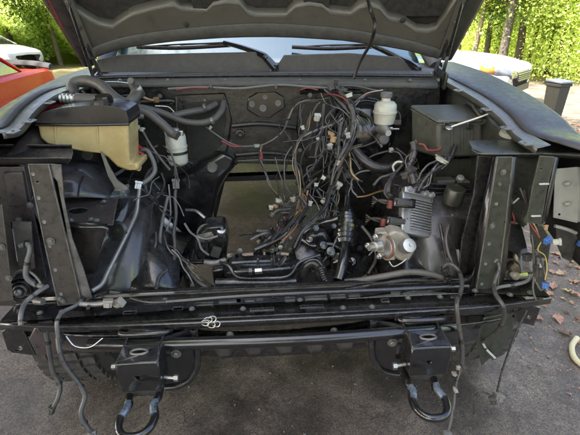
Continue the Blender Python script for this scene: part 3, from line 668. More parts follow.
# ============ windshield, wipers, cowl ============
ws = []
for k, (y, z) in enumerate(((1.02,1.27), (1.25,1.44), (1.55,1.63), (1.86,1.76))):
    ws.append([(-.79+.03*k, y+.10, z-.005), (-.5,y+.03,z), (0,y,z+.004), (.5,y+.03,z), (.79-.03*k,y+.10,z-.005)])
M_ws = mat('windscreen glass', (.05,.08,.075), .04, 0, bump=0, spec=1.0, coat=1); M_ws.node_tree.nodes['Principled BSDF'].inputs['Specular Tint'].default_value = (.8,1,.95,1); M_ws.node_tree.nodes['Principled BSDF'].inputs['IOR'].default_value = 1.9
mk('windshield', loft(ws, 4, 4), M_ws, T, solid=.005)
cw = []
for y, z in ((.80,1.232), (.83,1.252), (.88,1.262), (.97,1.268), (1.02,1.285)):
    cw.append([(-.80,y+.06,z-.008), (-.5,y+.02,z), (0,y,z), (.5,y+.02,z), (.80,y+.06,z-.008)])
cowl = mk('cowl_panel', loft(cw, 3, 5), M_cowl, T, solid=.004)
# raised rear vent grille halves, with the wiper notch between them
for pts in ([(97,72),(97,60),(120,55),(200,53),(255,52),(262,55),(270,67),(270,73)], [(276,73),(277,66),(284,55),(350,53),(400,57),(412,66),(416,73)]):
    bm = pplate(pts, .93, .012); mk('vent_cover', bm, M_cowl, T, bevel=.004)
for i in range(34):
    u = 103+i*9.3
    if 262 < u < 284: continue
    if u > 408: break
    break; bx('vent_slat', (q.x, q.y-.003, q.z-.002), (.006,.004,.03), M_blackm, cowl, bevel=0)
rod('cowl_seal', [P(88,78,y=.80), P(140,76.5,y=.79), P(260,75,y=.785), P(350,75,y=.79), P(432,76,y=.80)], .008, M_rub, T, ribs=0)
bm = loft([[P(86,80,y=.79), P(200,77.5,y=.775), P(300,77,y=.775), P(436,79,y=.79)], [P(84,84,y=.765), P(200,82,y=.75), P(300,82,y=.75), P(438,84,y=.765)], [P(84,88,y=.765), P(200,87,y=.75), P(300,87,y=.75), P(438,89,y=.765)]], 3, 5); mk('cowl_ledge', bm, M_cowl, T, solid=.003)
for u in (120,168,225,300,365,410): bolt(P(u, 80.5, y=.765), 0, 0, (0,-.4,1), .7, T)
for i, (piv, mid, tip, bl) in enumerate((((275,68,.93),(262,55,.93),(224,42.5,1.05),(137,47,1.10)), ((418,70,.93),(402,60,.95),(368,44,1.05),(292,47,1.10)))):
    wa = empty('wiper', (0,0,0)); wa.parent = T
    P0, P1, P2, P3 = P(*piv[:2], y=piv[2]), P(*mid[:2], y=mid[2]), P(*tip[:2], y=tip[2]), P(*bl[:2], y=bl[2])
    lt('wiper_pivot', [(0,.02), (.014,.018), (.017,0), (.017,-.03)], P0, (0,-.3,1), M_rub, wa, 14)
    bm = bmesh.new(); tube(bm, [P0, P0.lerp(P1,.6)+Vector((0,0,.004)), P1, P1.lerp(P2,.5)+Vector((0,0,.004)), P2], lambda t: .019-.009*t, 8, 5)
    mk('wiper_arm', bm, M_gloss, wa)
    rod('arm_rod', [P2, P2.lerp(P3,.5)], .004, M_gloss, wa, sm=0)
    rod('wiper_blade', [P2+Vector((.03,0,-.012)), P2.lerp(P3,.5)+Vector((0,0,-.014)), P3], .009, M_rub, wa)
    rod('blade_spine', [P2+Vector((.0,0,-.004)), P2.lerp(P3,.45)+Vector((0,0,.002)), P3.lerp(P2,.1)], .004, M_gloss, wa)

# ============ firewall ============
M_f = M_fire
bm = bmesh.new(); fo = [(86,84),(200,82),(300,82),(440,84),(437,160),(425,232),(338,244),(336,214),(320,205),(305,204),(299,184),(298,165),(236,163),(224,180),(214,205),(207,252),(150,245),(100,230),(92,150)]
prism(bm, [P(*q, y=.80) for q in fo], (0,.02,0)); mk('firewall', bm, M_f, T)
# embossed panels and seams
for pts, d in (([(176,95),(225,93),(232,120),(228,150),(214,170),(190,178),(178,150)], .012), ([(300,100),(330,97),(345,130),(340,158),(306,160),(296,130)], .012), ([(98,95),(140,92),(142,130),(120,150),(100,146)], .02), ([(345,92),(365,92),(366,150),(350,160)], .02)):
    bm = pplate(pts, .80-d, d+.002); mk('embossed_panel', bm, M_f, T, bevel=.012)
# left footwell bulge, dark box low on the firewall
b = mk('footwell_bulge', pplate([(164,208),(170,180),(222,152),(236,160),(234,168),(220,182),(207,240),(168,238)], .70, .12), M_gloss, T, bevel=.02)
lt('grommet', [(0,.0), (.02,.002), (.025,-.004), (.028,-.02)], P(212,168,y=.695), (0,-1,0), M_flan, b, 20)
mk('footwell_bulge', pplate([(337,236),(322,205),(345,150),(382,140),(420,160),(425,220)], .74, .08), M_f, T, bevel=.02)
bp = mk('booster_plate', pplate([(248,98),(256,93),(276,92),(284,97),(285,108),(277,113),(270,118),(258,117),(247,110)], .785, .012), M_gloss, T, bevel=.004)
for a, b_, r in ((252,104,.013), (278,103,.013), (263,108,.015), (265,97,.01)): lt('stud_hole', [(r,.0), (r,.006), (r*.6,.006), (r*.6,-.004), (0,-.004)], P(a, b_, y=.783), (0,-1,0), M_grey, bp, 16)
for a, b_ in ((205,100),(220,130),(196,135),(300,150),(310,95),(323,110),(240,88),(160,96),(335,165)): bolt(P(a, b_, y=.79), 0, 0, (0,-1,0), .75, T)
for pts in ([(100,104),(168,101),(172,104)], [(182,158),(214,172),(230,160)], [(232,126),(262,124),(296,128)], [(300,92),(330,90),(360,92)], [(345,166),(380,164),(420,170)], [(352,185),(392,184)], [(110,140),(160,160),(176,158)], [(236,155),(268,153),(296,156)]): rod('pressed_rib', [P(a, b_, y=.797) for a, b_ in pts], .011, M_f, T, 8)
for pts in ([(92,100),(96,150),(104,226)], [(176,96),(177,150),(168,204)], [(345,95),(343,150),(336,205)], [(238,161),(268,160),(297,163),(303,182),(309,202)], [(234,165),(222,182),(212,208),(206,248)]): rod('seam_sealer', [P(a, b_, y=.792)+Vector((random.uniform(-.003,.003),0,0)) for a, b_ in pts], .0045, M_flan, T, 6)
for a, b_, r_ in ((190,148,.018),(240,134,.022),(310,118,.02),(330,140,.016),(198,112,.014),(352,172,.018),(130,150,.02),(290,140,.012),(222,112,.012)):
    g_ = lt('grommet', [(0,.002), (r_*.45,.004), (r_*.6,.009), (r_*.9,.008), (r_,.0)], P(a, b_, y=.795), (0,-1,0), M_rub, T, 16)
mk('insulation_patch', pplate([(302,104),(326,101),(340,128),(334,154),(310,156),(301,132)], .782, .006), M_dark, T, bevel=.004)
mk('insulation_patch', pplate([(184,104),(220,100),(226,118),(222,144),(206,162),(188,158)], .779, .006), M_dark, T, bevel=.004)
# loom across the cowl ledge
wire('cowl_loom', [(168,89,.73),(195,87.5,.73),(212,87.5,.73),(240,88.5,.73),(278,85,.73),(310,87,.73),(345,89,.74)], .0055, M_grey, T, ribs=.006)
wire('red_wire', [(176,90,.725),(190,88,.72),(208,88,.72)], .0035, M_redw, T)
wire('red_wire', [(300,90,.725),(308,88,.72),(318,90,.72)], .003, M_redw, T)
for a in (211,276,341): bx('loom_clip', P(a, 87, y=.722), (.014,.012,.02), M_blackm, T)
wire('heater_tube', [(228,163,.77),(222,171,.75)], .01, M_zinc, T)

# ============ radiator support ============
rs = M_black
th = bmesh.new()
# tie bar : long channel with slots, real width, slightly bowed towards the ground
X0, X1 = -.87, .87
def tb(x, y, z): return Vector((x, y, z - .0*x*x))
slots = []
for (a, b, c, d) in ((113,304,.06,.018),):
    pass
def slot(px, py, L_, w_):
    q = P(px, py, z=.635); return [(q.x-L_/2,q.y-w_/2,.635), (q.x+L_/2,q.y-w_/2,.635), (q.x+L_/2,q.y+w_/2,.635), (q.x-L_/2,q.y+w_/2,.635)]
hs = [slot(*a) for a in ((212,298,.035,.02),(240,297,.03,.02),(395,291,.03,.016),(160,301,.03,.02),(430,289,.05,.012),(230,301,.07,.022),(262,309,.075,.014),(205,304,.05,.02),(312,306,.075,.013),(316,298,.07,.024),(338,296.5,.05,.022),(354,295,.035,.02),(385,300,.025,.018),(178,308,.03,.014),(250,300,.03,.02),(290,299,.03,.02),(420,290,.06,.01),(455,296,.03,.012),(130,312,.04,.012),(150,303,.03,.014))]
bm = bmesh.new(); prism(bm, [(X0,-.01,.635),(-.6,-.04,.635),(0,-.05,.635),(.6,-.04,.635),(X1,-.01,.635),(X1,.085,.635),(X0,.085,.635)], (0,0,-.004), hs)
tie = mk('tie_bar', bm, rs, T, smooth=False, bevel=.0015)
mk('front_flange', loft([[(X0,-.01,.6345), (-.6,-.04,.6345), (0,-.05,.6345), (.6,-.04,.6345), (X1,-.01,.6345)], [(X0,-.017,.632), (-.6,-.047,.632), (0,-.058,.632), (.6,-.047,.632), (X1,-.017,.632)], [(X0,-.017,.612), (-.6,-.047,.612), (0,-.058,.612), (.6,-.047,.612), (X1,-.017,.612)]], 2, 4), rs, tie, solid=.004)
mk('back_flange', loft([[(X0,.085,.6345), (0,.085,.6345), (X1,.085,.6345)], [(X0,.09,.652), (0,.09,.652), (X1,.09,.652)], [(X0,.105,.656), (0,.105,.656), (X1,.105,.656)]], 2, 4), rs, tie, solid=.004)
bx('under_channel', (0,.03,.59), (1.62,.07,.04), M_blackm, tie)
bx('slot_reflection_strip', (0,.062,.627), (1.5,.04,.003), M_alup, tie, bevel=0)  # pale strip added under the slots to imitate their bright reflection
for a, b_ in ((100,303),(120,298),(165,300),(192,309),(243,309),(300,300),(343,308),(372,307),(408,298),(440,297),(475,291),(510,295),(40,313),(62,312),(530,293),(273,296)):
    q = P(a, b_, z=.637); bolt(q, 0, 0, (0,0,1), .75, tie)
# steel tube behind the bumper line with long scraped highlight
rod('bumper_brace_tube', [(-.60,-.045,.565),(-.38,-.07,.572),(0,-.085,.575),(.30,-.075,.572),(.55,-.05,.565)], .019, M_gloss, T, seg=14)
rod('bumper_brace_tube', [(-.37,.03,.655),(-.1,.035,.66),(.25,.035,.66),(.62,.05,.65)], .008, M_black, T, seg=10)
for a, b_ in ((212,319),(205,323),(216,324),(208,320),(211,325)):
    q = P(a, b_, y=-.11); bm = bmesh.new(); tube(bm, [q+Vector((.012*cos(t_), .002*sin(t_*2), .010*sin(t_))) for t_ in [k*pi/5 for k in range(11)]], .0016, 5, 0); mk('wire_ring', bm, M_zinc, T)
# scalloped air dam under it
dam = []
for i in range(45):
    x = -.36+i*.0165; lo = .012 if (i//3) % 2 else 0
    dam.append((x, lo))
bm = bmesh.new(); rows = [[Vector((x,-.03-l_,.54)) for x, l_ in dam], [Vector((x,-.03-l_*1.6,.52)) for x, l_ in dam], [Vector((x,-.01-l_*1.6,.478-l_*.9)) for x, l_ in dam]]
bm.free(); mk('air_dam', loft(rows, 2, 1), M_plast, T, solid=.004)
for a, b_ in ((230,335),(334,331)): bolt(P(a, b_, y=-.052), 0, 0, (0,-1,.3), .9, T)
rod('front_crossmember', [(-.42,.06,.50),(-.2,.05,.46),(.2,.05,.46),(.42,.06,.50)], .045, M_blackm, T, seg=14)

# --- left header and posts
lh = empty('left_header', (0,0,0)); lh.parent = T
bm = hplate([(-60,147),(72,147),(73,153),(71,157.5),(-60,157.5)], 1.10, .004, [ell(25,150.5,1.5,1,8), ell(46,150,1.2,.9,8), ell(49,150,1,.8,8)]); mk('top_plate', bm, M_taupe, lh)
mk('front_lip', loft([[P(-60,157.7,z=1.10), P(58,157.5,z=1.10), P(71,157,z=1.10)], [P(-60,158.8,z=1.095), P(58,158.8,z=1.095), P(70,158,z=1.095)], [P(-60,165,z=1.075), P(58,164,z=1.075), P(61,163,z=1.075)]], 2, 2), M_brown, lh, solid=.003)
mk('back_lip', loft([[P(-60,147,z=1.10), P(72,147,z=1.10)], [P(-60,143.5,z=1.115), P(72,144.5,z=1.115)]], 1, 2), M_brown, lh, solid=.003)
lp = mk('left_post', pplate([(28,164),(49,164),(82,303),(58,306)], .05, .004, [ell(37,182,1.6,1.2,8)]), M_taupe, T, bevel=.001)
bm = bmesh.new(); prism(bm, [P(*q, y=.056) for q in [(49.3,164),(61,165),(64,200),(72,238),(83,268),(92,298),(82.3,303),(66,236)]], (0,.004,0), [[P(*q, y=.056) for q in [(52,181),(54,177),(57.5,182),(66,226),(67,234),(63.5,231)]]]); mk('slotted_flange', bm, M_worn, lp)
for pts in ([(28.6,165),(43,235),(58.5,305)], [(48.6,165),(65.5,236),(81.5,303)]): rod('folded_edge', [P(a, b_, y=.0495) for a, b_ in pts], .0022, M_worn, lp, 6)
for k in range(6):
    a = 31+k*5.6; lt('spot_weld', [(0,-.001), (.003,.0), (.005,.0008), (.006,0)], P(a+2, 174+k*24, y=.0495), (0,-1,0), M_taupe, lp, 10)
mk('post_side', loft([[P(28,164,y=.05), P(58,306,y=.05)], [P(26,164,y=.13), P(60,296,y=.13)]], 3, 3), M_brown, lp, solid=.003)
for a, b_ in ((51,241),(63,301),(60,299)): bolt(P(a, b_, y=.048), 0, 0, (0,-1,0), .9 if b_ < 250 else .7, lp)
# outboard panels at the left edge
op = mk('lamp_bracket_panel', pplate([(-40,167),(24,167),(52,306),(-40,306)], .17, .006, [[(10,222),(32,222),(33,262),(27,268),(16,262)]]), M_brown, T)
mk('embossed_panel', pplate([(3,172),(22,172),(28,206),(8,207)], .16, .012), M_brown, op, bevel=.004)
mk('lamp_bracket', pplate([(12,222),(31,222),(35,268),(20,276)], .13, .004), M_worn, op)
mk('outer_strap', pplate([(-30,205),(2,205),(13,300),(-30,305)], .05, .005), M_taupe, T, bevel=.001)
for a, b_ in ((2,247),(9,278),(30,205),(19,220)): bolt(P(a, b_, y=.045 if a < 15 else .155), 0, 0, (0,-1,0), .8, op)
# --- right header and posts
rh = empty('right_header', (0,0,0)); rh.parent = T
bm = hplate([(469,141),(480,140),(580,141),(640,150),(640,160),(575,153),(486,153),(473,149)], 1.085, .004); mk('top_plate', bm, M_olive, rh)
mk('front_lip', loft([[P(471,149,z=1.085), P(486,153,z=1.085), P(560,153,z=1.085), P(640,160,z=1.085)], [P(473,151,z=1.078), P(486,155,z=1.078), P(560,155,z=1.078), P(640,162,z=1.078)], [P(478,152,z=1.07), P(488,157.5,z=1.06), P(560,157.5,z=1.06), P(640,165,z=1.06)]], 2, 4), M_olive, rh, solid=.003)
bm = bmesh.new(); lathe(bm, [(0,.03), (.02,.028), (.038,.014), (.04,0)], P(511,135.5,z=1.092), (0,-.15,1), 20)
cp = mk('rubber_stop', bm, M_pale, rh)
rp = mk('right_post', pplate([(497,157),(513,157),(497,297),(474,300)], .05, .004, [ell(505,222,1.6,1.2,8)]), M_olive, T)
mk('post_side', loft([[P(497,157,y=.05), P(474,300,y=.05)], [P(492,157,y=.12), P(480,200,y=.12), P(462,296,y=.12)][::2]], 3, 4), M_gloss, rp, solid=.003)
mk('post_side', loft([[P(513,157,y=.052), P(497,297,y=.052)], [P(517,157,y=.10), P(503,290,y=.10)]], 3, 4), M_olive, rp, solid=.003)
for a, b_ in ((503,172),(492,226),(483,292)): bolt(P(a, b_, y=.048), 0, 0, (0,-1,0), .72, rp)
for pts in ([(497.4,158),(486,228),(474.6,299)], [(512.6,158),(505,228),(496.6,296)]): rod('folded_edge', [P(a, b_, y=.0495) for a, b_ in pts], .0022, M_worn, rp, 6)
for k in range(6): lt('spot_weld', [(0,-.001), (.003,.0), (.005,.0008), (.006,0)], P(500-k*3.6, 184+k*20, y=.0495), (0,-1,0), M_olive, rp, 10)
mk('inner_post', pplate([(478,156),(493,157),(488,190),(484,235),(470,298),(456,298),(462,240),(474,195)], .13, .006), M_blackm, T)
rod('edge_roll', [P(455,217,y=.24), P(468,224,y=.18), P(482,234,y=.12), P(482,245,y=.11), P(476,298,y=.11)], .005, M_black, T)
mk('shroud_bracket', pplate([(452,214),(468,222),(483,234),(477,298),(459,298),(462,262),(450,234)], .15, .006), M_gloss, T, bevel=.003)
r2 = mk('outer_post', pplate([(540,156),(555,157),(547,190),(541,224),(526,223),(533,185)], .0, .004, [ell(541,169,1.8,1.6,8)]), M_olive, T)
mk('post_flange', loft([[P(555,157,y=.002), P(541,224,y=.002)], [P(558,158,y=.05), P(546,220,y=.05)]], 2, 3), M_olive, r2, solid=.003)
for a, b_ in ((544,184),(536,216)): bx('edge_clip', P(a, b_, y=-.003), (.03,.008,.006), M_pale, r2)
mk('outer_bracket', pplate([(540,222),(530,222),(531,240),(536,262),(537,300),(545,302),(547,270),(551,240)], .06, .004), M_olive, T)
mk('behind_panel', pplate([(514,157),(540,157),(528,214),(502,210)], .24, .006), M_olive, T)
for a, b_ in ((541,222),(536,252),(533,290)): bolt(P(a, b_, y=.055), 0, 0, (0,-1,0), 1, T)
pl = mk('fender_bracket', pplate([(556,169),(577,167),(578,222),(554,217)], .10, .003, [ell(559.5,214.5,1.4,1.4,8)]), M_pale, T, label='pale grey bracket plate at the right fender')
mk('bracket_fold', loft([[P(577,167,y=.10), P(578,222,y=.10)], [P(583,168,y=.14), P(584,221,y=.14)]], 2, 2), M_pale, pl, solid=.003)
for b_ in (183,203):
    q = P(567, b_, y=.095); bm = bmesh.new(); lathe(bm, [(0,.010), (.008,.008), (.013,0)], q, (0,-.6,-1), 14); o = mk('louvre', bm, M_pale, pl)
wire('bracket_edge', [(556,168,.098),(554,217,.098),(577,222,.098)], .003, M_pale, T, sm=0)
mk('rubber_flap', pplate([(556,226),(574,229),(578,240),(577,254),(571,262),(563,258),(557,244)], .12, .005), M_plast, T, label='black rubber flap hanging under the pale bracket')
wire('flap_strap', [(555,226,.115),(566,229,.112),(576,233,.115)], .006, M_pale, T)

# ============ frame horns, tow hooks ============
def horn(s, cx, y0, nm):
    """cx: middle of the horn in truck x"""
    h = empty('frame_horn', (0,0,0)); h.parent = T
    zt = .597
    bm = bmesh.new(); prism(bm, [(cx-.052,-.095,zt), (cx+.052,-.095,zt), (cx+.06,-.155,zt-.012), (cx-.06,-.155,zt-.012)], (0,0,-.006), [[(cx+.024*cos(a), -.125+.011*sin(a), zt-.006) for a in [k*pi/7 for k in range(14)]]])
    mk('top_plate', bm, M_black, h, bevel=.002)
    bm = bmesh.new(); tube(bm, [(cx+.024*cos(a), -.125+.011*sin(a), zt-.003) for a in [k*pi/10 for k in range(21)]], .0035, 8, 0); mk('slot_rim', bm, M_worn, h)
    bm = bmesh.new(); prism(bm, [(cx-.06,-.157,zt-.016), (cx+.06,-.157,zt-.016), (cx+.062,-.163,zt-.04), (cx+.056,-.166,zt-.115), (cx-.056,-.166,zt-.115), (cx-.062,-.163,zt-.04)], (0,.008,0), [[(cx-.004+.006*cos(a), -.164, zt-.065+.006*sin(a)) for a in [k*pi/5 for k in range(10)]]])
    mk('front_plate', bm, M_gloss, h, bevel=.005)
    rod('rolled_edge', [(cx-.056,-.158,zt-.016), (cx,-.160,zt-.013), (cx+.056,-.158,zt-.016)], .006, M_black, h)
    rod('rolled_edge', [(cx-.075,-.05,zt+.01), (cx-.06,-.07,zt+.018), (cx,-.075,zt+.02), (cx+.06,-.07,zt+.018), (cx+.078,-.05,zt+.01)], .008, M_black, h)
    for q in (-1, 1):
        bm = bmesh.new(); prism(bm, [(cx+q*.058,-.158,zt-.014), (cx+q*.056,-.08,zt-.004), (cx+q*.056,.3,zt-.004), (cx+q*.056,.3,zt-.13), (cx+q*.056,-.08,zt-.14), (cx+q*.058,-.160,zt-.115)], (-q*.006,0,0)); mk('side_plate', bm, M_blackm, h, bevel=.002)
    q = -s     # inner side, big rounded bracket
    ix = cx + q*.06
    outl = [(ix,-.07,zt+.0), (ix+q*.085,-.04,zt+.0), (ix+q*.088,-.055,zt-.10), (ix+q*.08,-.062,zt-.14), (ix+q*.055,-.07,zt-.175), (ix+q*.015,-.075,zt-.192), (ix-q*.02,-.075,zt-.195)]
    bm = bmesh.new(); prism(bm, outl, (0,.006,0)); br = mk('rounded_bracket', bm, M_gloss, h)
    rod('bracket_rim', outl[1:], .012, M_black, br, seg=10)
    for (dx, dz) in ((.03,-.06),): bolt(Vector((ix+q*dx, -.075, zt+dz)), 0, 0, (0,-1,0), 1.2, br)
    rod('bolt_shank', [(ix,-.13,zt-.1), (ix+q*.035,-.135,zt-.1)], .006, M_zinc, h, sm=0); rod('nut', [(ix+q*.03,-.135,zt-.1), (ix+q*.042,-.135,zt-.1)], .011, M_zinc, h, seg=6, sm=0)
    rod('nut', [(cx-q*.062,-.15,zt-.03), (cx-q*.074,-.15,zt-.03)], .009, M_zinc, h, seg=6, sm=0)
    bx('lower_block', (cx,-.115,zt-.135), (.10,.07,.03), M_dark, h)
    mk('frame_rail_top', loft([[(cx-.05,-.06,zt), (cx+.05,-.06,zt)], [(cx-.05,.15,zt-.01), (cx+.05,.15,zt-.01)], [(cx-.045,.5,zt-.02), (cx+.045,.5,zt-.02)], [(cx-.04,1.2,zt-.05), (cx+.04,1.2,zt-.05)]], 3, 2), M_blackm, h, solid=.006)
    for q2 in (-1, 1): mk('frame_rail_side', loft([[(cx+q2*.047,.25,zt-.01), (cx+q2*.047,.25,zt-.14)], [(cx+q2*.04,1.2,zt-.05), (cx+q2*.04,1.2,zt-.17)]], 2, 2), M_blackm, h, solid=.006)
    # tow hook loop
    zz = .452; w_ = .043; cx -= .018*(s > 0); pts = [(cx-w_,-.10,zz+.005), (cx-w_,-.16,zz), (cx-w_*.82,-.185,zz), (cx-w_*1.12,-.225,zz-.002), (cx-w_*.98,-.262,zz-.004), (cx-w_*.45,-.285,zz-.005), (cx+w_*.45,-.285,zz-.005), (cx+w_*.98,-.262,zz-.004), (cx+w_*1.12,-.225,zz-.002), (cx+w_*.82,-.185,zz), (cx+w_,-.16,zz), (cx+w_,-.10,zz+.005)]
    k = rod('tow_hook', pts, .0115, M_gloss, h, seg=12, label='black steel tow loop with scraped bright sides')
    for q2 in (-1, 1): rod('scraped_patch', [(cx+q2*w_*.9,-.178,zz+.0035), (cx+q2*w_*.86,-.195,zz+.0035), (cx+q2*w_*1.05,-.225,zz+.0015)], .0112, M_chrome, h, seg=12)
horn(-1, -.425, -.12, 'l'); horn(1, .427, -.12, 'r')
# splash shields under the ends of the bar
ls = mk('splash_shield', loft([[P(10,325,y=.02), P(60,334,y=-.02), P(120,336,y=-.03), P(168,332,y=-.02)], [P(24,338,y=.03), P(62,344,y=0), P(118,346,y=-.01), P(168,338,y=.0)], [P(34,344,y=.09), P(70,352,y=.05), P(116,353,y=.04), P(160,345,y=.03)]], 4, 4), M_black, T, solid=.004)
ls = mk('splash_shield', loft([[P(388,330,y=-.02), P(450,325,y=-.02), P(500,318,y=.0), P(536,308,y=.02)], [P(400,337,y=.0), P(450,336,y=.02), P(498,328,y=.03), P(530,318,y=.05)], [P(410,343,y=.04), P(452,344,y=.05), P(490,338,y=.07), P(518,326,y=.09)]], 4, 4), M_black, T, solid=.004)
e1 = mk('end_bracket', pplate([(1,332),(10,326),(22,328),(34,352),(36,356),(12,353),(7,350)], -.02, .006, [ell(20,348,2,1.6,8)]), M_black, T, bevel=.002)
mk('side_bracket', pplate([(34,328),(48,326),(64,342),(56,354),(38,356),(28,340)], -.035, .03), M_brown, T, bevel=.004)
mk('end_bracket', pplate([(514,309),(530,305),(541,308),(534,326),(516,322)], -.01, .006, [ell(529,317,1.6,1.6,8)]), M_black, T, bevel=.002)
mk('side_bracket', pplate([(484,318),(512,312),(514,328),(504,346),(482,366),(476,342)], .0, .006), M_olive, T, bevel=.003)
# small springs of wire under the left bar end
wire('lock_wire', [(66,336,-.07),(75,346,-.08),(90,347,-.08),(103,338,-.07)], .0022, M_zinc, T)

# ============ lower bay: steering rack, differential, suspension ============
ax = empty('front_axle_housing', (0,0,0)); ax.parent = T
y0 = .22
mk('housing', loft([[P(224,268,y=y0), P(232,256,y=y0+.05), P(262,252,y=y0+.07), P(296,254,y=y0+.05), P(305,262,y=y0)], [P(224,276,y=y0-.02), P(240,270,y=y0-.05), P(262,268,y=y0-.06), P(292,268,y=y0-.05), P(304,272,y=y0-.02)], [P(226,288,y=y0-.0), P(240,288,y=y0-.03), P(262,288,y=y0-.04), P(292,287,y=y0-.03), P(302,286,y=y0)]], 4, 4), M_black, ax, solid=.01)
rod('rack_tube', [P(216,283,y=.16), P(262,283,y=.15), P(296,282,y=.15)], .017, M_oily, ax, seg=14, sm=0)
rod('fluid_pipe', [P(220,262,y=.2), P(229,266,y=.17), P(238,277,y=.15), P(262,278,y=.14), P(288,276,y=.14), P(300,262,y=.18), P(320,255,y=.2)], .0055, M_oily, ax)
rod('fluid_pipe', [P(232,263,y=.17), P(250,262,y=.17), P(275,261,y=.17)], .007, M_oily, ax)
rod('fluid_pipe', [P(236,272,y=.14), P(252,271,y=.14), P(268,270,y=.14), P(290,268,y=.15)], .006, M_oily, ax)
rod('pipe_union', [P(255,271,y=.135), P(262,270.5,y=.135)], .011, M_zinc, ax, seg=6, sm=0); rod('pipe_union', [P(249,271,y=.135), P(252,271,y=.135)], .012, M_blackm, ax, seg=6, sm=0)
for a in (258,272,279): bx('clamp', P(a, 263, y=.16), (.008,.03,.05), M_black, ax)
bx('rib', P(282,262,y=.17), (.004,.03,.05), M_worn, ax, R=eul(0,35,0)); bx('rib', P(274,262,y=.17), (.004,.03,.05), M_worn, ax)
rod('hose_elbow', [P(302,276,y=.2), P(306,266,y=.2), P(313,262,y=.2), P(320,268,y=.19), P(321,282,y=.18)], .02, M_rub, ax, seg=12)
rod('elbow_clamp', [P(300,270,y=.19), P(306,262,y=.18), P(316,260,y=.18), P(324,268,y=.17)], .005, M_black, ax)
lt('bearing_cap', [(0,.02), (.03,.018), (.05,.01), (.055,-.02), (.055,-.05)], P(308,254,y=.26), (.1,-.6,.8), M_oily, ax, 20)
lt('pinion_cover', [(0,.01), (.035,.008), (.045,-.01), (.05,-.05)], P(240,262,y=.28), (0,-.5,.9), M_blackm, ax, 18)
rod('corrugated_hose', [P(320,266,y=.17), P(325,280,y=.15), P(334,286,y=.14), P(345,285,y=.14)], .012, M_rub, T, ribs=.008, seg=12)
# dark castings right of the tunnel
mk('mount_bracket', pplate([(300,232),(312,224),(330,220),(346,214),(362,222),(372,240),(366,262),(352,286),(322,290),(300,288),(296,262)], .36, .03), M_black, T, bevel=.012)
mk('mount_bracket', pplate([(306,236),(326,232),(334,246),(326,262),(308,262),(300,250)], .30, .05), M_oily, T, bevel=.015)
mk('mount_bracket', pplate([(330,262),(346,256),(356,264),(352,282),(334,284)], .22, .05), M_gloss, T, bevel=.012)
for a, b_, r_ in ((316,228,.012),(334,226,.01),(352,230,.012),(360,248,.012),(322,250,.014),(342,270,.012),(300,262,.012)): lt('bolt_head', [(0,.008), (.7*r_,.008), (.8*r_,.002), (r_,.002), (r_,-.02)], P(a, b_, y=.29 if a < 340 else .33), (.1,-.8,.5), M_oily, T, 6)
rod('oil_pipe', [P(318,268,y=.22), P(330,252,y=.24), P(338,236,y=.28), P(344,224,y=.33)], .006, M_oily, T)
rod('oil_pipe', [P(302,240,y=.28), P(314,246,y=.26), P(330,244,y=.26), P(342,250,y=.26)], .008, M_black, T)
rod('oil_pipe', [P(362,226,y=.3), P(372,240,y=.26), P(376,258,y=.22), P(368,274,y=.18)], .007, M_rub, T)
for k, (a, b_) in enumerate(((262,238),(272,230),(282,222),(290,232),(276,244),(296,224),(286,214),(268,246))): bx('pipe_bracket', P(a, b_, y=.36), (.03,.012,.018), (M_black, M_oily, M_blackm)[k % 3], T, R=eul(0, 40+k*23, k*31), bevel=.002)
rod('diagonal_bar', [P(262,246,y=.33), P(276,232,y=.38), P(292,216,y=.44)], .009, M_oily, T)
rod('diagonal_bar', [P(254,250,y=.30), P(284,236,y=.36), P(304,214,y=.42)], .012, M_black, T)
# control arms and mounts both sides
for s in (-1, 1):
    mk('shock_tower', loft([[(s*.36,.15,.60), (s*.52,.15,.62)], [(s*.37,.30,.66), (s*.54,.32,.74)], [(s*.38,.5,.62), (s*.54,.5,.76)], [(s*.38,.68,.58), (s*.52,.7,.6)]], 4, 4), M_blackm, T, solid=.006)
    rod('control_arm', [(s*.36,.22,.50), (s*.5,.28,.47), (s*.66,.5,.44)], .022, M_black, T); rod('control_arm', [(s*.36,.72,.50), (s*.5,.62,.47), (s*.66,.5,.44)], .022, M_black, T)
    lt('coil_spring_seat', [(0,.03), (.06,.03), (.075,0), (.06,-.03)], (s*.56,.48,.62), (0,0,1), M_black, T, 20)
    bm = bmesh.new(); tube(bm, [(s*.56+.055*cos(k*.7), .48+.055*sin(k*.7), .42+k*.0033) for k in range(60)], .007, 6, 0); mk('coil_spring', bm, M_black, T)
    rod('axle_shaft', [(s*.2,.42,.42), (s*.66,.5,.40)], .02, M_blackm, T, sm=0)
# left engine mount cluster
em = empty('engine_mount', (0,0,0)); em.parent = T
mk('mount_body', pplate([(195,236),(203,228),(224,226),(228,240),(226,262),(212,268),(198,262),(193,250)], .34, .10), M_black, em, bevel=.012)
lt('mount_cushion', [(0,.02), (.03,.018), (.04,.0), (.03,-.03)], P(206,233,y=.36), (-.2,-.6,.8), M_worn, em, 18)
lt('mount_cushion', [(0,.012), (.016,.01), (.02,.0), (.02,-.03)], P(221,231,y=.35), (.2,-.6,.8), M_zinc, em, 12)
rod('mount_strap', [P(196,236,y=.33), P(206,239,y=.325), P(218,236,y=.33)], .005, M_worn, em); rod('mount_strap', [P(206,239,y=.325), P(207,250,y=.32), P(203,258,y=.32)], .006, M_black, em)
rod('mount_tube', [P(204,262,y=.28), P(215,263,y=.28), P(226,260,y=.29)], .012, M_worn, em)
rod('mount_tube', [P(190,262,y=.30), P(204,262,y=.28)], .009, M_gloss, em, sm=0)
mk('mount_foot', pplate([(212,270),(224,269),(226,284),(214,286)], .24, .05), M_gloss, em, bevel=.006)
bx('mount_pad', P(216,252,y=.31), (.035,.02,.04), M_dark, em, R=eul(0,20,0))
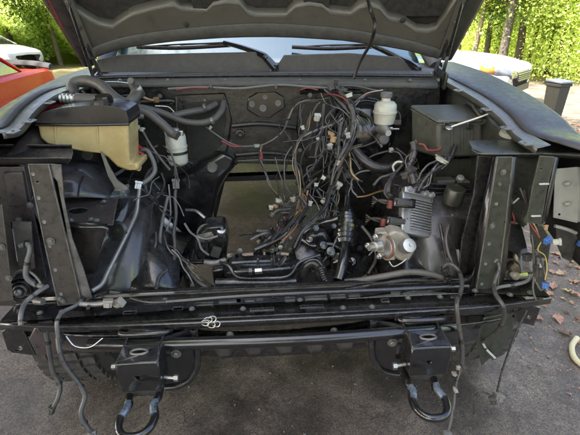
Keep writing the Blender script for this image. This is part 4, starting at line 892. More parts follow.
# sweeping gusset from frame to bar, left
mk('frame_gusset', loft([[P(160,240,y=.50), P(176,236,y=.55)], [P(172,262,y=.35), P(190,262,y=.38)], [P(192,282,y=.2), P(214,286,y=.18)], [P(205,292,y=.12), P(240,292,y=.10)]], 4, 2), M_blackm, T, solid=.006)
rod('gusset_edge', [P(187,268,y=.33), P(196,280,y=.2), P(210,290,y=.12)], .006, M_worn, T)
mk('frame_gusset', loft([[P(380,225,y=.50), P(392,225,y=.5)], [P(366,255,y=.35), P(384,258,y=.35)], [P(340,276,y=.2), P(356,280,y=.18)], [P(318,290,y=.12), P(350,290,y=.10)]], 4, 2), M_blackm, T, solid=.006)
# left inner panels: slotted shelf, box bracket, liner
sh = mk('slotted_shelf', hplate([(62,196),(118,198),(113,224),(70,226)], .90, .004, [ell(78,210.5,10,3.2,16,-.05)]), M_brown, T)
mk('shelf_front', loft([[P(70,224,z=.90), P(106,226,z=.90)], [P(70,228,z=.89), P(106,229,z=.89)], [P(76,288,y=.19), P(92,282,y=.2)]], 3, 3), M_brown, T, solid=.004)
for a, b_ in ((104,202),(97,221),(71,221),(91,220)): bolt(P(a, b_, z=.903), 0, 0, (0,0,1), .8, sh)
rod('shelf_edge', [P(68,226,z=.905), P(86,227,z=.905), P(106,228,z=.90), P(107,234,z=.88)], .005, M_black, T)
mk('shelf_leg', loft([[P(107,226,y=.3), P(118,214,y=.34), P(130,196,y=.40)], [P(100,244,y=.24), P(112,236,y=.28), P(128,212,y=.36)], [P(86,285,y=.18), P(96,262,y=.22), P(108,240,y=.28)]], 3, 3), M_liner, T, solid=.005)
lt('round_boss', [(0,.0), (.03,.0), (.035,-.01)], P(117,231,y=.26), (-.3,-1,.2), M_olive, T, 18); lt('boss_hole', [(0,.002), (.009,.002), (.009,-.01)], P(116,231,y=.255), (-.3,-1,.2), M_dark, T, 10)
mk('round_shield', loft([[P(108,240,y=.27), P(124,222,y=.34), P(138,200,y=.42)], [P(98,275,y=.22), P(128,262,y=.25), P(150,210,y=.44)], [P(112,290,y=.2), P(142,284,y=.22), P(166,230,y=.45)]], 4, 4), M_liner, T, solid=.005)
mk('silver_shield', loft([[P(147,214,y=.58), P(162,215,y=.58), P(178,228,y=.56)], [P(149,228,y=.56), P(162,230,y=.56), P(182,232,y=.55)]], 3, 4), M_alu, T, solid=.01)
rod('cross_tube', [P(146,241,y=.5), P(170,239,y=.5)], .008, M_worn, T, sm=0); rod('cross_tube', [P(146,247,y=.48), P(170,247,y=.48)], .007, M_worn, T, sm=0)
# glossy wheelhouse top seen beneath the tank
mk('wheelhouse_cover', loft([[P(58,164,y=.40), P(80,160,y=.46), P(102,164,y=.50), P(118,180,y=.52)], [P(58,178,y=.30), P(80,174,y=.34), P(104,180,y=.40), P(118,192,y=.44)], [P(60,198,y=.25), P(80,197,y=.27), P(104,198,y=.31), P(118,202,y=.35)]], 4, 4), M_liner, T, solid=.005)
wire('cover_seam', [(86,170,.4),(80,184,.28),(78,198,.22)], .003, M_rub, T)

# ============ coolant tank ============
ct = empty('coolant_tank', (0,0,0)); ct.parent = T; ct['label'] = 'yellowed coolant tank with a black upper half and a black cap'
def tank_rows(px, yf, yb):   # outline in the photo, front face at yf, back at yb
    pass
def ploft(px, yf, yb, m, nm, par, inset=.012, bev=.014):
    bm = pplate(px, yf, yb-yf); o = mk(nm, bm, m, par, bevel=bev); o.modifiers['bevel'].segments = 4; return o
low = [(37,125),(128,124),(129,150),(129.5,164),(138,163.5),(139,170),(126,170.5),(117,167),(108,158),(100,153.5),(84,152),(70,149.5),(60,146),(46,143.5),(40,138)]
ploft(low, .34, .47, M_tanky, 'lower_tank', ct, bev=.018)
upb = [(36.5,125),(34.5,119),(39,113.5),(50,110),(66,107.3),(84,105.8),(104,105.2),(117,106.8),(125.5,111),(128.7,118),(128.7,124.5)]
ploft(upb, .332, .48, M_smooth, 'upper_tank', ct, bev=.034)
rod('tank_seam', [P(36,124.6,y=.33), P(82,125,y=.33), P(129,124.2,y=.33)], .005, M_gloss, ct, sm=0)
for a in (55,97): rod('tank_crease', [P(a,126,y=.338), P(a+1,144,y=.338)], .003, M_tanky, ct, sm=0)
lt('outlet_spout', [(.013,0), (.013,.03), (.016,.031), (.016,.036), (.010,.036), (.010,.01), (0,.01)], P(130,166.5,y=.38), (1,-.3,.05), M_tanky, ct, 16)
cap = lt('cap', [(0,.022), (.026,.022), (.03,.018), (.032,0), (.022,-.004), (.022,-.03)], P(104,102,y=.40), (0,-.15,1), M_gloss, ct, 12, ang=20)
rod('overflow_tube', [P(38,119,y=.44), P(32,123,y=.42), P(26,128,y=.4)], .003, M_zinc, ct); rod('overflow_tube', [P(40,117,y=.44), P(31,120,y=.42), P(30,131,y=.4)], .002, M_zinc, ct)
lt('tank_stud', [(0,.01), (.02,.008), (.02,0)], P(88,154,y=.41), (0,-1,0), M_olive, ct, 14)
rod('red_cable', [P(39,112,y=.5), P(46,107.5,y=.5), P(60,105.5,y=.5), P(76,106,y=.5), P(86,109,y=.52)], .009, M_red, T, label='thick red battery cable behind the coolant tank')
# strut under the tank
st = mk('tank_strut', pplate([(100,151),(103,152),(108,164),(117,180),(128,188),(124,193),(116,190),(108,176)], .34, .005), M_alup, T)
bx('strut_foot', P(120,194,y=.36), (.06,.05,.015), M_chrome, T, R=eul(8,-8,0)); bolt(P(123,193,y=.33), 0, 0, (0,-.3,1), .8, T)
bx('strut_foot', P(122,188,y=.38), (.05,.03,.012), M_alup, T, R=eul(8,-8,0))

# ============ air conditioning pipes, hoses ============
wire('coolant_hose', [(74,97,.56),(72,88,.60),(76,82,.62),(88,81,.62),(100,85,.60),(110,94,.57),(119,101,.55),(128,103,.55),(134,98,.57),(137,92,.6)], .021, M_hose, T, 14, label='thick grey hose looping over the coolant tank')
wire('pipe_fitting', [(36,96,.50),(44,97,.49)], .012, M_alup, T, sm=0); wire('pipe_fitting', [(44,97,.49),(52,97.5,.49),(62,98,.49)], .009, M_alup, T, sm=0)
wire('fitting_collar', [(45,97,.49),(49,97.2,.49)], .016, M_alup, T, sm=0); wire('fitting_collar', [(37,94,.5),(38.5,94,.5)], .014, M_zinc, T, sm=0)
wire('hose_ferrule', [(61,98,.49),(76,99,.49)], .019, M_alup, T, 14, sm=0, ribs=.012)
wire('coolant_hose', [(76,99,.49),(88,99.5,.49),(98,100,.49)], .021, M_hose, T, 14, sm=0)
wire('coolant_hose', [(120,108,.50),(132,109,.5),(140,110,.52),(148,113,.53),(160,122,.53),(172,133,.53),(178,136,.52)], .017, M_hose, T, 14)
wire('coolant_hose', [(124,107,.54),(142,108,.58),(162,113,.62),(182,121,.66),(200,123,.68),(214,119,.70),(222,110,.74),(224,102,.78)], .014, M_hose, T, 12)
wire('coolant_hose', [(172,116,.66),(190,112,.70),(206,109,.74),(216,104,.78)], .014, M_hose, T, 12)
wire('coolant_hose', [(128,115,.48),(136,115.5,.5),(142,116,.52)], .012, M_grey, T, 10)
for a, b_, y in ((212,121,.69),(205,108,.73),(150,111,.60)): wire('hose_clamp', [(a-1,b_,y),(a+1.5,b_-1,y)], .0165, M_worn, T, sm=0)
v = lt('service_valve', [(0,.02), (.016,.02), (.02,.01), (.02,-.02), (.012,-.03)], P(138,91,y=.6), (-.2,-.5,.8), M_zinc, T, 12)
wire('valve_lever', [(134,93,.6),(131,86,.6),(130,82,.6)], .008, M_hose, T)
lt('valve_knob', [(0,.01), (.012,.008), (.013,-.006), (0,-.01)], P(131,81,y=.6), (0,-1,.2), M_hose, T, 12)
wire('metal_pipe', [(140,96,.6),(150,100,.62),(158,100,.64)], .006, M_copper, T); wire('pipe_nut', [(154,100,.63),(158,100,.64)], .012, M_copper, T, 6, sm=0)
wire('metal_pipe', [(103,82,.66),(118,82,.68),(132,84,.7)], .003, M_zinc, T); wire('metal_pipe', [(155,106,.66),(168,107,.68),(174,112,.68)], .003, M_zinc, T)
# white accumulator
ac = empty('accumulator', (0,0,0)); ac.parent = T; ac['label'] = 'white capped canister strapped upright'
c0 = P(177,150,y=.56)
lt('canister', [(0,-.06), (.028,-.06), (.038,-.05), (.04,-.02), (.04,.052), (.037,.062), (0,.066)], c0, (0,0,1), M_white, ac, 28)
lt('band', [(.0415,.012), (.0425,.012), (.0425,.018), (.0415,.018)], c0, (0,0,1), M_white, ac, 28); lt('strap', [(.0405,-.012), (.043,-.012), (.043,-.002), (.0405,-.002)], c0, (0,0,1), M_rub, ac, 28)
lt('top_fitting', [(0,.085), (.018,.085), (.02,.066), (.02,.06)], c0, (0,0,1), M_alup, ac, 12); bx('valve_port', c0+Vector((.026,-.015,.07)), (.018,.015,.02), M_alup, ac)

# ============ right side: brake fluid tank, booster, box, module ============
bf = empty('brake_fluid_reservoir', (0,0,0)); bf.parent = T; bf['label'] = 'white brake fluid reservoir with a grey cap'
c1 = P(385,112,y=.66)
lt('tank', [(0,-.055), (.03,-.055), (.043,-.045), (.047,-.005), (.0505,-.003), (.0505,.004), (.047,.006), (.046,.03), (.036,.042), (.02,.046), (.018,.06), (0,.06)], c1, (0,0,1), M_white, bf, 28)
lt('cap', [(0,.08), (.022,.08), (.025,.076), (.025,.062), (.014,.055)], c1, (0,0,1), M_grey, bf, 14, ang=20)
bx('sensor_plug', c1+Vector((.05,-.02,-.04)), (.03,.02,.02), M_plast, bf)
lt('brake_booster', [(0,.05), (.05,.048), (.10,.03), (.135,.0), (.14,-.02), (.14,-.06)], P(365,133,y=.70), (0,-1,.1), M_gloss, T, 36)
lt('master_cylinder', [(0,.10), (.012,.10), (.015,.08), (.02,.05), (.03,0)], P(382,128,y=.66), (0,-1,0), M_alu, T, 16)
rod('cylinder_bolt', [P(390,129,y=.60), P(399,129,y=.6)], .004, M_zinc, T, sm=0); lt('cylinder_nut', [(0,.006), (.009,.006), (.009,-.006), (0,-.006)], P(391,129,y=.6), (1,0,0), M_zinc, T, 6)
lt('vacuum_check', [(0,.02), (.02,.018), (.03,.0), (.03,-.03)], P(383,139,y=.64), (0,-1,.1), M_grey, T, 18)
wire('vacuum_hose', [(354,150,.58),(366,162,.54),(378,168,.52),(390,168,.52),(402,163,.54)], .021, M_rub, T, 14, label='thick black hose crossing below the brake reservoir')
wire('brake_pipe', [(383,90,.66),(366,94,.68),(352,106,.70),(346,120,.72)], .003, M_zinc, T)
wire('brake_pipe', [(352,92,.68),(338,92,.70),(330,88,.72),(352,86,.72),(378,91,.68)], .004, M_wire, T)
wire('brake_pipe', [(330,140,.62),(344,148,.62),(360,147,.64),(374,142,.64),(386,134,.64)], .004, M_wire, T)
wire('brake_pipe', [(360,165,.60),(372,156,.60),(384,152,.6),(392,150,.6)], .004, M_wire, T); bx('pipe_clip', P(391,150,y=.6), (.018,.015,.02), M_pale, T)
wire('brake_pipe', [(396,148,.6),(408,158,.58),(410,168,.55),(420,180,.5)], .004, M_wire, T)
# grey electrical box
eb = empty('electrical_box', (0,0,0)); eb.parent = T; eb['label'] = 'dusty grey electrical box with a slanting top'
A = [P(412,150,y=.62), P(440,153,y=.45), P(482,152,y=.45), P(482,148,y=.64)]
top = [P(412,106,y=.62), P(439,122,y=.46), P(482,121,y=.46), P(478,106,y=.64), P(455,103,y=.68)]
bm = bmesh.new(); zb = A[0].z-.02
fr = [(.50,.66), (.60,.45), (.82,.45), (.82,.70), (.52,.72)]
tz = [1.165, 1.105, 1.105, 1.15, 1.17]
bb = [bm.verts.new((x,y,.95)) for x, y in fr]; tt = [bm.verts.new((x,y,z)) for (x, y), z in zip(fr, tz)]
bm.free()
def corner(px, py, y): return P(px, py, y=y)
bm = bmesh.new()
v = [bm.verts.new(q) for q in (corner(411,150,.60), corner(438,158,.44), corner(482,156,.44), corner(484,146,.62), corner(411,106,.60), corner(438,121,.44), corner(482,120,.44), corner(477,105,.62))]
for q in ((0,1,5,4), (1,2,6,5), (2,3,7,6), (3,0,4,7), (4,5,6,7), (3,2,1,0)): bm.faces.new([v[i] for i in q])
mk('box_body', bm, M_box, eb, bevel=.01)
bm = bmesh.new(); v = [bm.verts.new(q) for q in (corner(410,109,.605), corner(437.5,124.5,.435), corner(483,123.5,.435), corner(478,108,.625), corner(410,104.5,.605), corner(437.5,120,.435), corner(483,119,.435), corner(478,103.5,.625))]
for q in ((0,1,5,4), (1,2,6,5), (2,3,7,6), (3,0,4,7), (4,5,6,7), (3,2,1,0)): bm.faces.new([v[i] for i in q])
mk('box_lid', bm, M_box, eb, bevel=.008)
for pts in ([(474,107,.52),(479,114,.47),(485,122,.46),(483,138,.46),(484,145,.46)],): wire('box_latch', pts, .007, M_box, eb)
bx('latch', P(482,121,y=.45), (.03,.012,.02), M_box, eb)
for a, b_ in ((446,126),(470,125.5)): bx('clip', P(a, b_, y=.432), (.022,.010,.03), M_blackm, eb, bevel=.002)
for a in (452,462,472): rod('box_rib', [P(a,127,y=.434), P(a,154,y=.434)], .003, M_box, eb, 6, sm=0)
rod('lid_seam', [P(411,109.5,y=.602), P(437.6,124.8,y=.433), P(483,123.8,y=.433)], .003, M_box, eb, 6, sm=0)
rod('hold_down_rod', [P(502,108,y=.38), P(478,118,y=.41), P(451,127,y=.42)], .0055, M_alup, T, sm=0, label='bare metal stay rod over the grey box'); lt('rod_eye', [(.004,-.003), (.012,-.003), (.014,0), (.012,.003), (.004,.003)], P(449,128,y=.42), (0,-.3,1), M_alup, T, 14)
# tray below
mk('battery_tray', pplate([(440,160),(476,158),(478,210),(452,212),(436,196),(434,170)], .50, .03), M_olive, T, bevel=.006)
for b_ in (184,188.5,193,200): rod('tray_rib', [P(428,b_,y=.40), P(452,b_+1,y=.39), P(474,b_+.5,y=.39)], .006, M_gloss, T, sm=0)
lt('round_canister', [(0,.03), (.034,.03), (.037,.026), (.037,-.03), (.03,-.034), (0,-.034)], P(454,195,y=.34), (.1,-.15,1), M_olive, T, 28)
bx('tray_block', P(444,181,y=.42), (.07,.05,.02), M_box, T); bx('tray_block', P(461,182,y=.42), (.05,.05,.02), M_box, T); lt('knob', [(0,.012), (.014,.01), (.016,0)], P(460,179,y=.40), (0,-.5,.8), M_alup, T, 12)
# finned module
mod = empty('control_module', (0,0,0)); mod.parent = T; mod['label'] = 'finned cast aluminium control module with two black plugs'
cx = P(415,215,y=.30); X_ = (P(437,203,y=.345)-P(409,196,y=.33)).normalized(); Y_ = (P(421,194,y=.38)-P(411,240,y=.25)); Y_ = (Y_-X_*Y_.dot(X_)).normalized(); RM = Matrix((X_, Y_, X_.cross(Y_))).transposed()
def ml(x, y, z): return cx + RM @ Vector((x, y, z))
bx('case', ml(0,0,0), (.128,.165,.028), M_alu, mod, R=RM, bevel=.006); bx('base_plate', ml(.008,-.004,-.02), (.14,.175,.012), M_blackm, mod, R=RM, bevel=.003)
for k in range(12): bx('fin', ml(.012,-.062+k*.0105,.019), (.088,.0046,.016), M_alu, mod, R=RM, bevel=.0012)
bx('rear_block', ml(0,.082,.012), (.125,.024,.03), M_alu, mod, R=RM, bevel=.004)
for dx in (-.045,-.02,.03,.055): lt('screw_boss', [(0,.008), (.005,.008), (.005,.006), (.010,.006), (.011,-.01)], ml(dx,.085,.026), RM @ Vector((0,0,1)), M_alu, mod, 12)
for dx, dy in ((.07,.075),(.07,-.08),(-.06,-.08)): lt('mounting_ear', [(0,.006), (.012,.006), (.014,-.01)], ml(dx,dy,-.01), RM @ Vector((0,0,1)), M_alu, mod, 14)
for k, (a, b_) in enumerate(((402,203),(395,221))):
    q = P(a, b_, y=.28); pg = bx('plug', q, (.085,.05,.035), M_gloss, mod, R=eul(-20,10,8), bevel=.006); bx('plug_lever', q+Vector((.0,-.028,.012)), (.06,.01,.02), M_plast, mod, R=eul(-20,10,8)); bx('plug_lock', q+Vector((-.048,-.01,.0)), (.014,.02,.03), mat('faded red plastic', (.16,.04,.03), .6), mod, R=eul(-20,10,8))
    for j in range(5): rod('plug_wire', [q+Vector((-.04,0,-.005+j*.004)), q+Vector((-.08,-.01+j*.006,.01)), q+Vector((-.11,.0,.03-j*.01))], .0025, [M_wire, M_rub, M_wire, M_copper, M_rub][j], mod, 5)
# cream cast pump with rust flange
pm = empty('brake_modulator', (0,0,0)); pm.parent = T; pm['label'] = 'cream coloured cast block with a rusty flange and a bolted disc cap'
mk('block', pplate([(386,233),(394,229),(404,231),(414,239),(418,252),(412,262),(400,263),(392,257),(388,246)], .17, .07), M_cream, pm, bevel=.008)
mk('side_block', pplate([(375,231),(386,230),(392,243),(396,262),(384,263),(374,252)], .16, .05), M_cream, pm, bevel=.006)
_a = Vector((-.93,-.32,.1)).normalized(); _o = P(385,247,y=.155); _b = _a.orthogonal().normalized(); _c = _a.cross(_b); rod('rust_flange', [_o+(_b*cos(k*pi/12)+_c*sin(k*pi/12))*.043 for k in range(25)], .005, M_rust, pm, 8, sm=0); lt('gasket_plate', [(0,.004), (.038,.004), (.043,0), (.043,-.012)], _o, _a, M_alu, pm, 24)
lt('motor_stub', [(0,.055), (.012,.055), (.012,.03), (.02,.028), (.022,0)], P(377,245,y=.15), (-.85,-.5,.1), M_alup, pm, 16)
for a, b_ in ((374,235),(378,257),(365,245)): q = P(a, b_, y=.14); lt('stud', [(0,.02), (.008,.018), (.010,.01), (.013,.009), (.013,0), (.006,-.03)], q, (-.8,-.6,.1), M_zinc, pm, 6)
lt('disc_cap', [(0,.03), (.005,.03), (.006,.024), (.02,.023), (.027,.02), (.028,-.01), (.024,-.03)], P(409,246,y=.14), (.15,-.75,.6), M_alu, pm, 24)
rod('stay_wire', [P(388,263,y=.15), P(393,269,y=.14), P(402,265,y=.14), P(408,260,y=.14)], .003, M_alup, pm)
_c = P(396,248,y=.16); pm.scale = (.88,.88,.88); pm.location = _c*.12
# steering shaft with ribbed boot
sb = empty('steering_shaft', (0,0,0)); sb.parent = T
q = [P(348,178,y=.62), P(347,196,y=.52), P(347,212,y=.42)]
rod('shaft', [P(346,150,y=.75), P(348,174,y=.64)], .010, M_worn, sb, sm=0); rod('shaft_joint', [P(347,172,y=.65), P(348,180,y=.61)], .019, M_grey, sb, 8, sm=0)
bm = bmesh.new(); pts = [P(348,180,y=.61), P(347,212,y=.42)]; tube(bm, pts, .012, 12, 0, ribs=.011); mk('ribbed_sleeve', bm, M_rub, sb)
def boot(a, b_, r0, r1, n, nm, m):
    a, b_ = Vector(a), Vector(b_); ax_ = (b_-a); L_ = ax_.length; pr = [(0,0)]
    for k in range(n*2+1):
        t_ = k/(n*2); pr.append(((r0+(r1-r0)*sin(t_*pi*.75)/.95)*(1 if k % 2 else .86), L_*t_))
    pr.append((0,L_)); return lt(nm, pr, a, ax_, m, sb, 28, ang=25)
boot(P(347,208,y=.44), P(345,247,y=.26), .02, .05, 9, 'ribbed_boot', M_gloss)
rod('boot_clamp', [P(337,226,y=.33), P(346,229,y=.30), P(357,226,y=.33)], .004, M_zinc, sb)
rod('steering_stub', [P(345,245,y=.27), P(343,262,y=.2), P(338,280,y=.15)], .02, M_black, sb)
for a, b_, r_ in ((333,268,.02),(338,258,.024),(352,262,.02),(330,252,.022),(322,246,.02),(310,240,.016)): lt('ball_joint', [(0,.02), (r_*.7,.015), (r_,0), (r_*.8,-.03)], P(a, b_, y=.24), (random.uniform(-.4,.4),-.7,.6), M_black, T, 14)
# ============ horns behind the posts ============
hn1 = empty('signal_horn', (0,0,0)); hn1.parent = T
o_ = P(22,290,y=.10); ax_ = (.1,-1,.25)
for r0, r1, h0 in ((.0,.012,.03), (.014,.022,.016), (.026,.034,.008), (.038,.046,.0)):
    lt('horn_ring', [(r0,h0-.012), (r0,h0), ((r0+r1)/2,h0+.005), (r1,h0), (r1,h0-.012)], o_, ax_, M_worn if r0 < .02 else M_black, hn1, 26)
lt('horn_body', [(0,-.004), (.048,-.004), (.052,-.012), (.05,-.03), (0,-.04)], o_, ax_, M_black, hn1, 26)
lt('horn_terminal', [(0,.03), (.01,.03), (.013,.0)], P(36,301,y=.05), (1,-.4,.1), M_worn, hn1, 10)
hn2 = empty('signal_horn', (0,0,0)); hn2.parent = T; o_ = P(505,273,y=.13); ax_ = (.35,-.9,.25)
lt('horn_body', [(0,-.08), (.075,-.07), (.085,-.03), (.08,.0), (.062,.008), (.06,.014), (.045,.018), (.043,.028), (.03,.03), (0,.03)], o_, ax_, M_gloss, hn2, 32)
lt('horn_rim', [(.05,.016), (.053,.022), (.056,.016)], o_, ax_, M_worn, hn2, 30); lt('horn_knob', [(0,.05), (.012,.05), (.015,.045), (.015,.03)], o_, ax_, M_cream, hn2, 14)
# pale sheets imitating bright highlights on the right wheel liner, light put into colour
mk('liner_highlight', loft([[P(500,214,y=.30), P(510,212,y=.32), P(522,222,y=.33)], [P(498,236,y=.26), P(510,236,y=.27), P(520,240,y=.3)], [P(497,256,y=.22), P(506,262,y=.22), P(514,260,y=.25)]], 4, 4), M_alup, T, solid=.004)
mk('liner_highlight', loft([[P(452,216,y=.34), P(458,216,y=.34), P(463,226,y=.34)], [P(456,236,y=.3), P(462,238,y=.3), P(463,244,y=.3)], [P(458,255,y=.26), P(461,260,y=.25), P(462,262,y=.25)]], 3, 3), M_alup, T, solid=.004)
mk('reveal_wedge', pplate([(511,162),(516,162),(509,180)], .2, .003), M_pale, T)

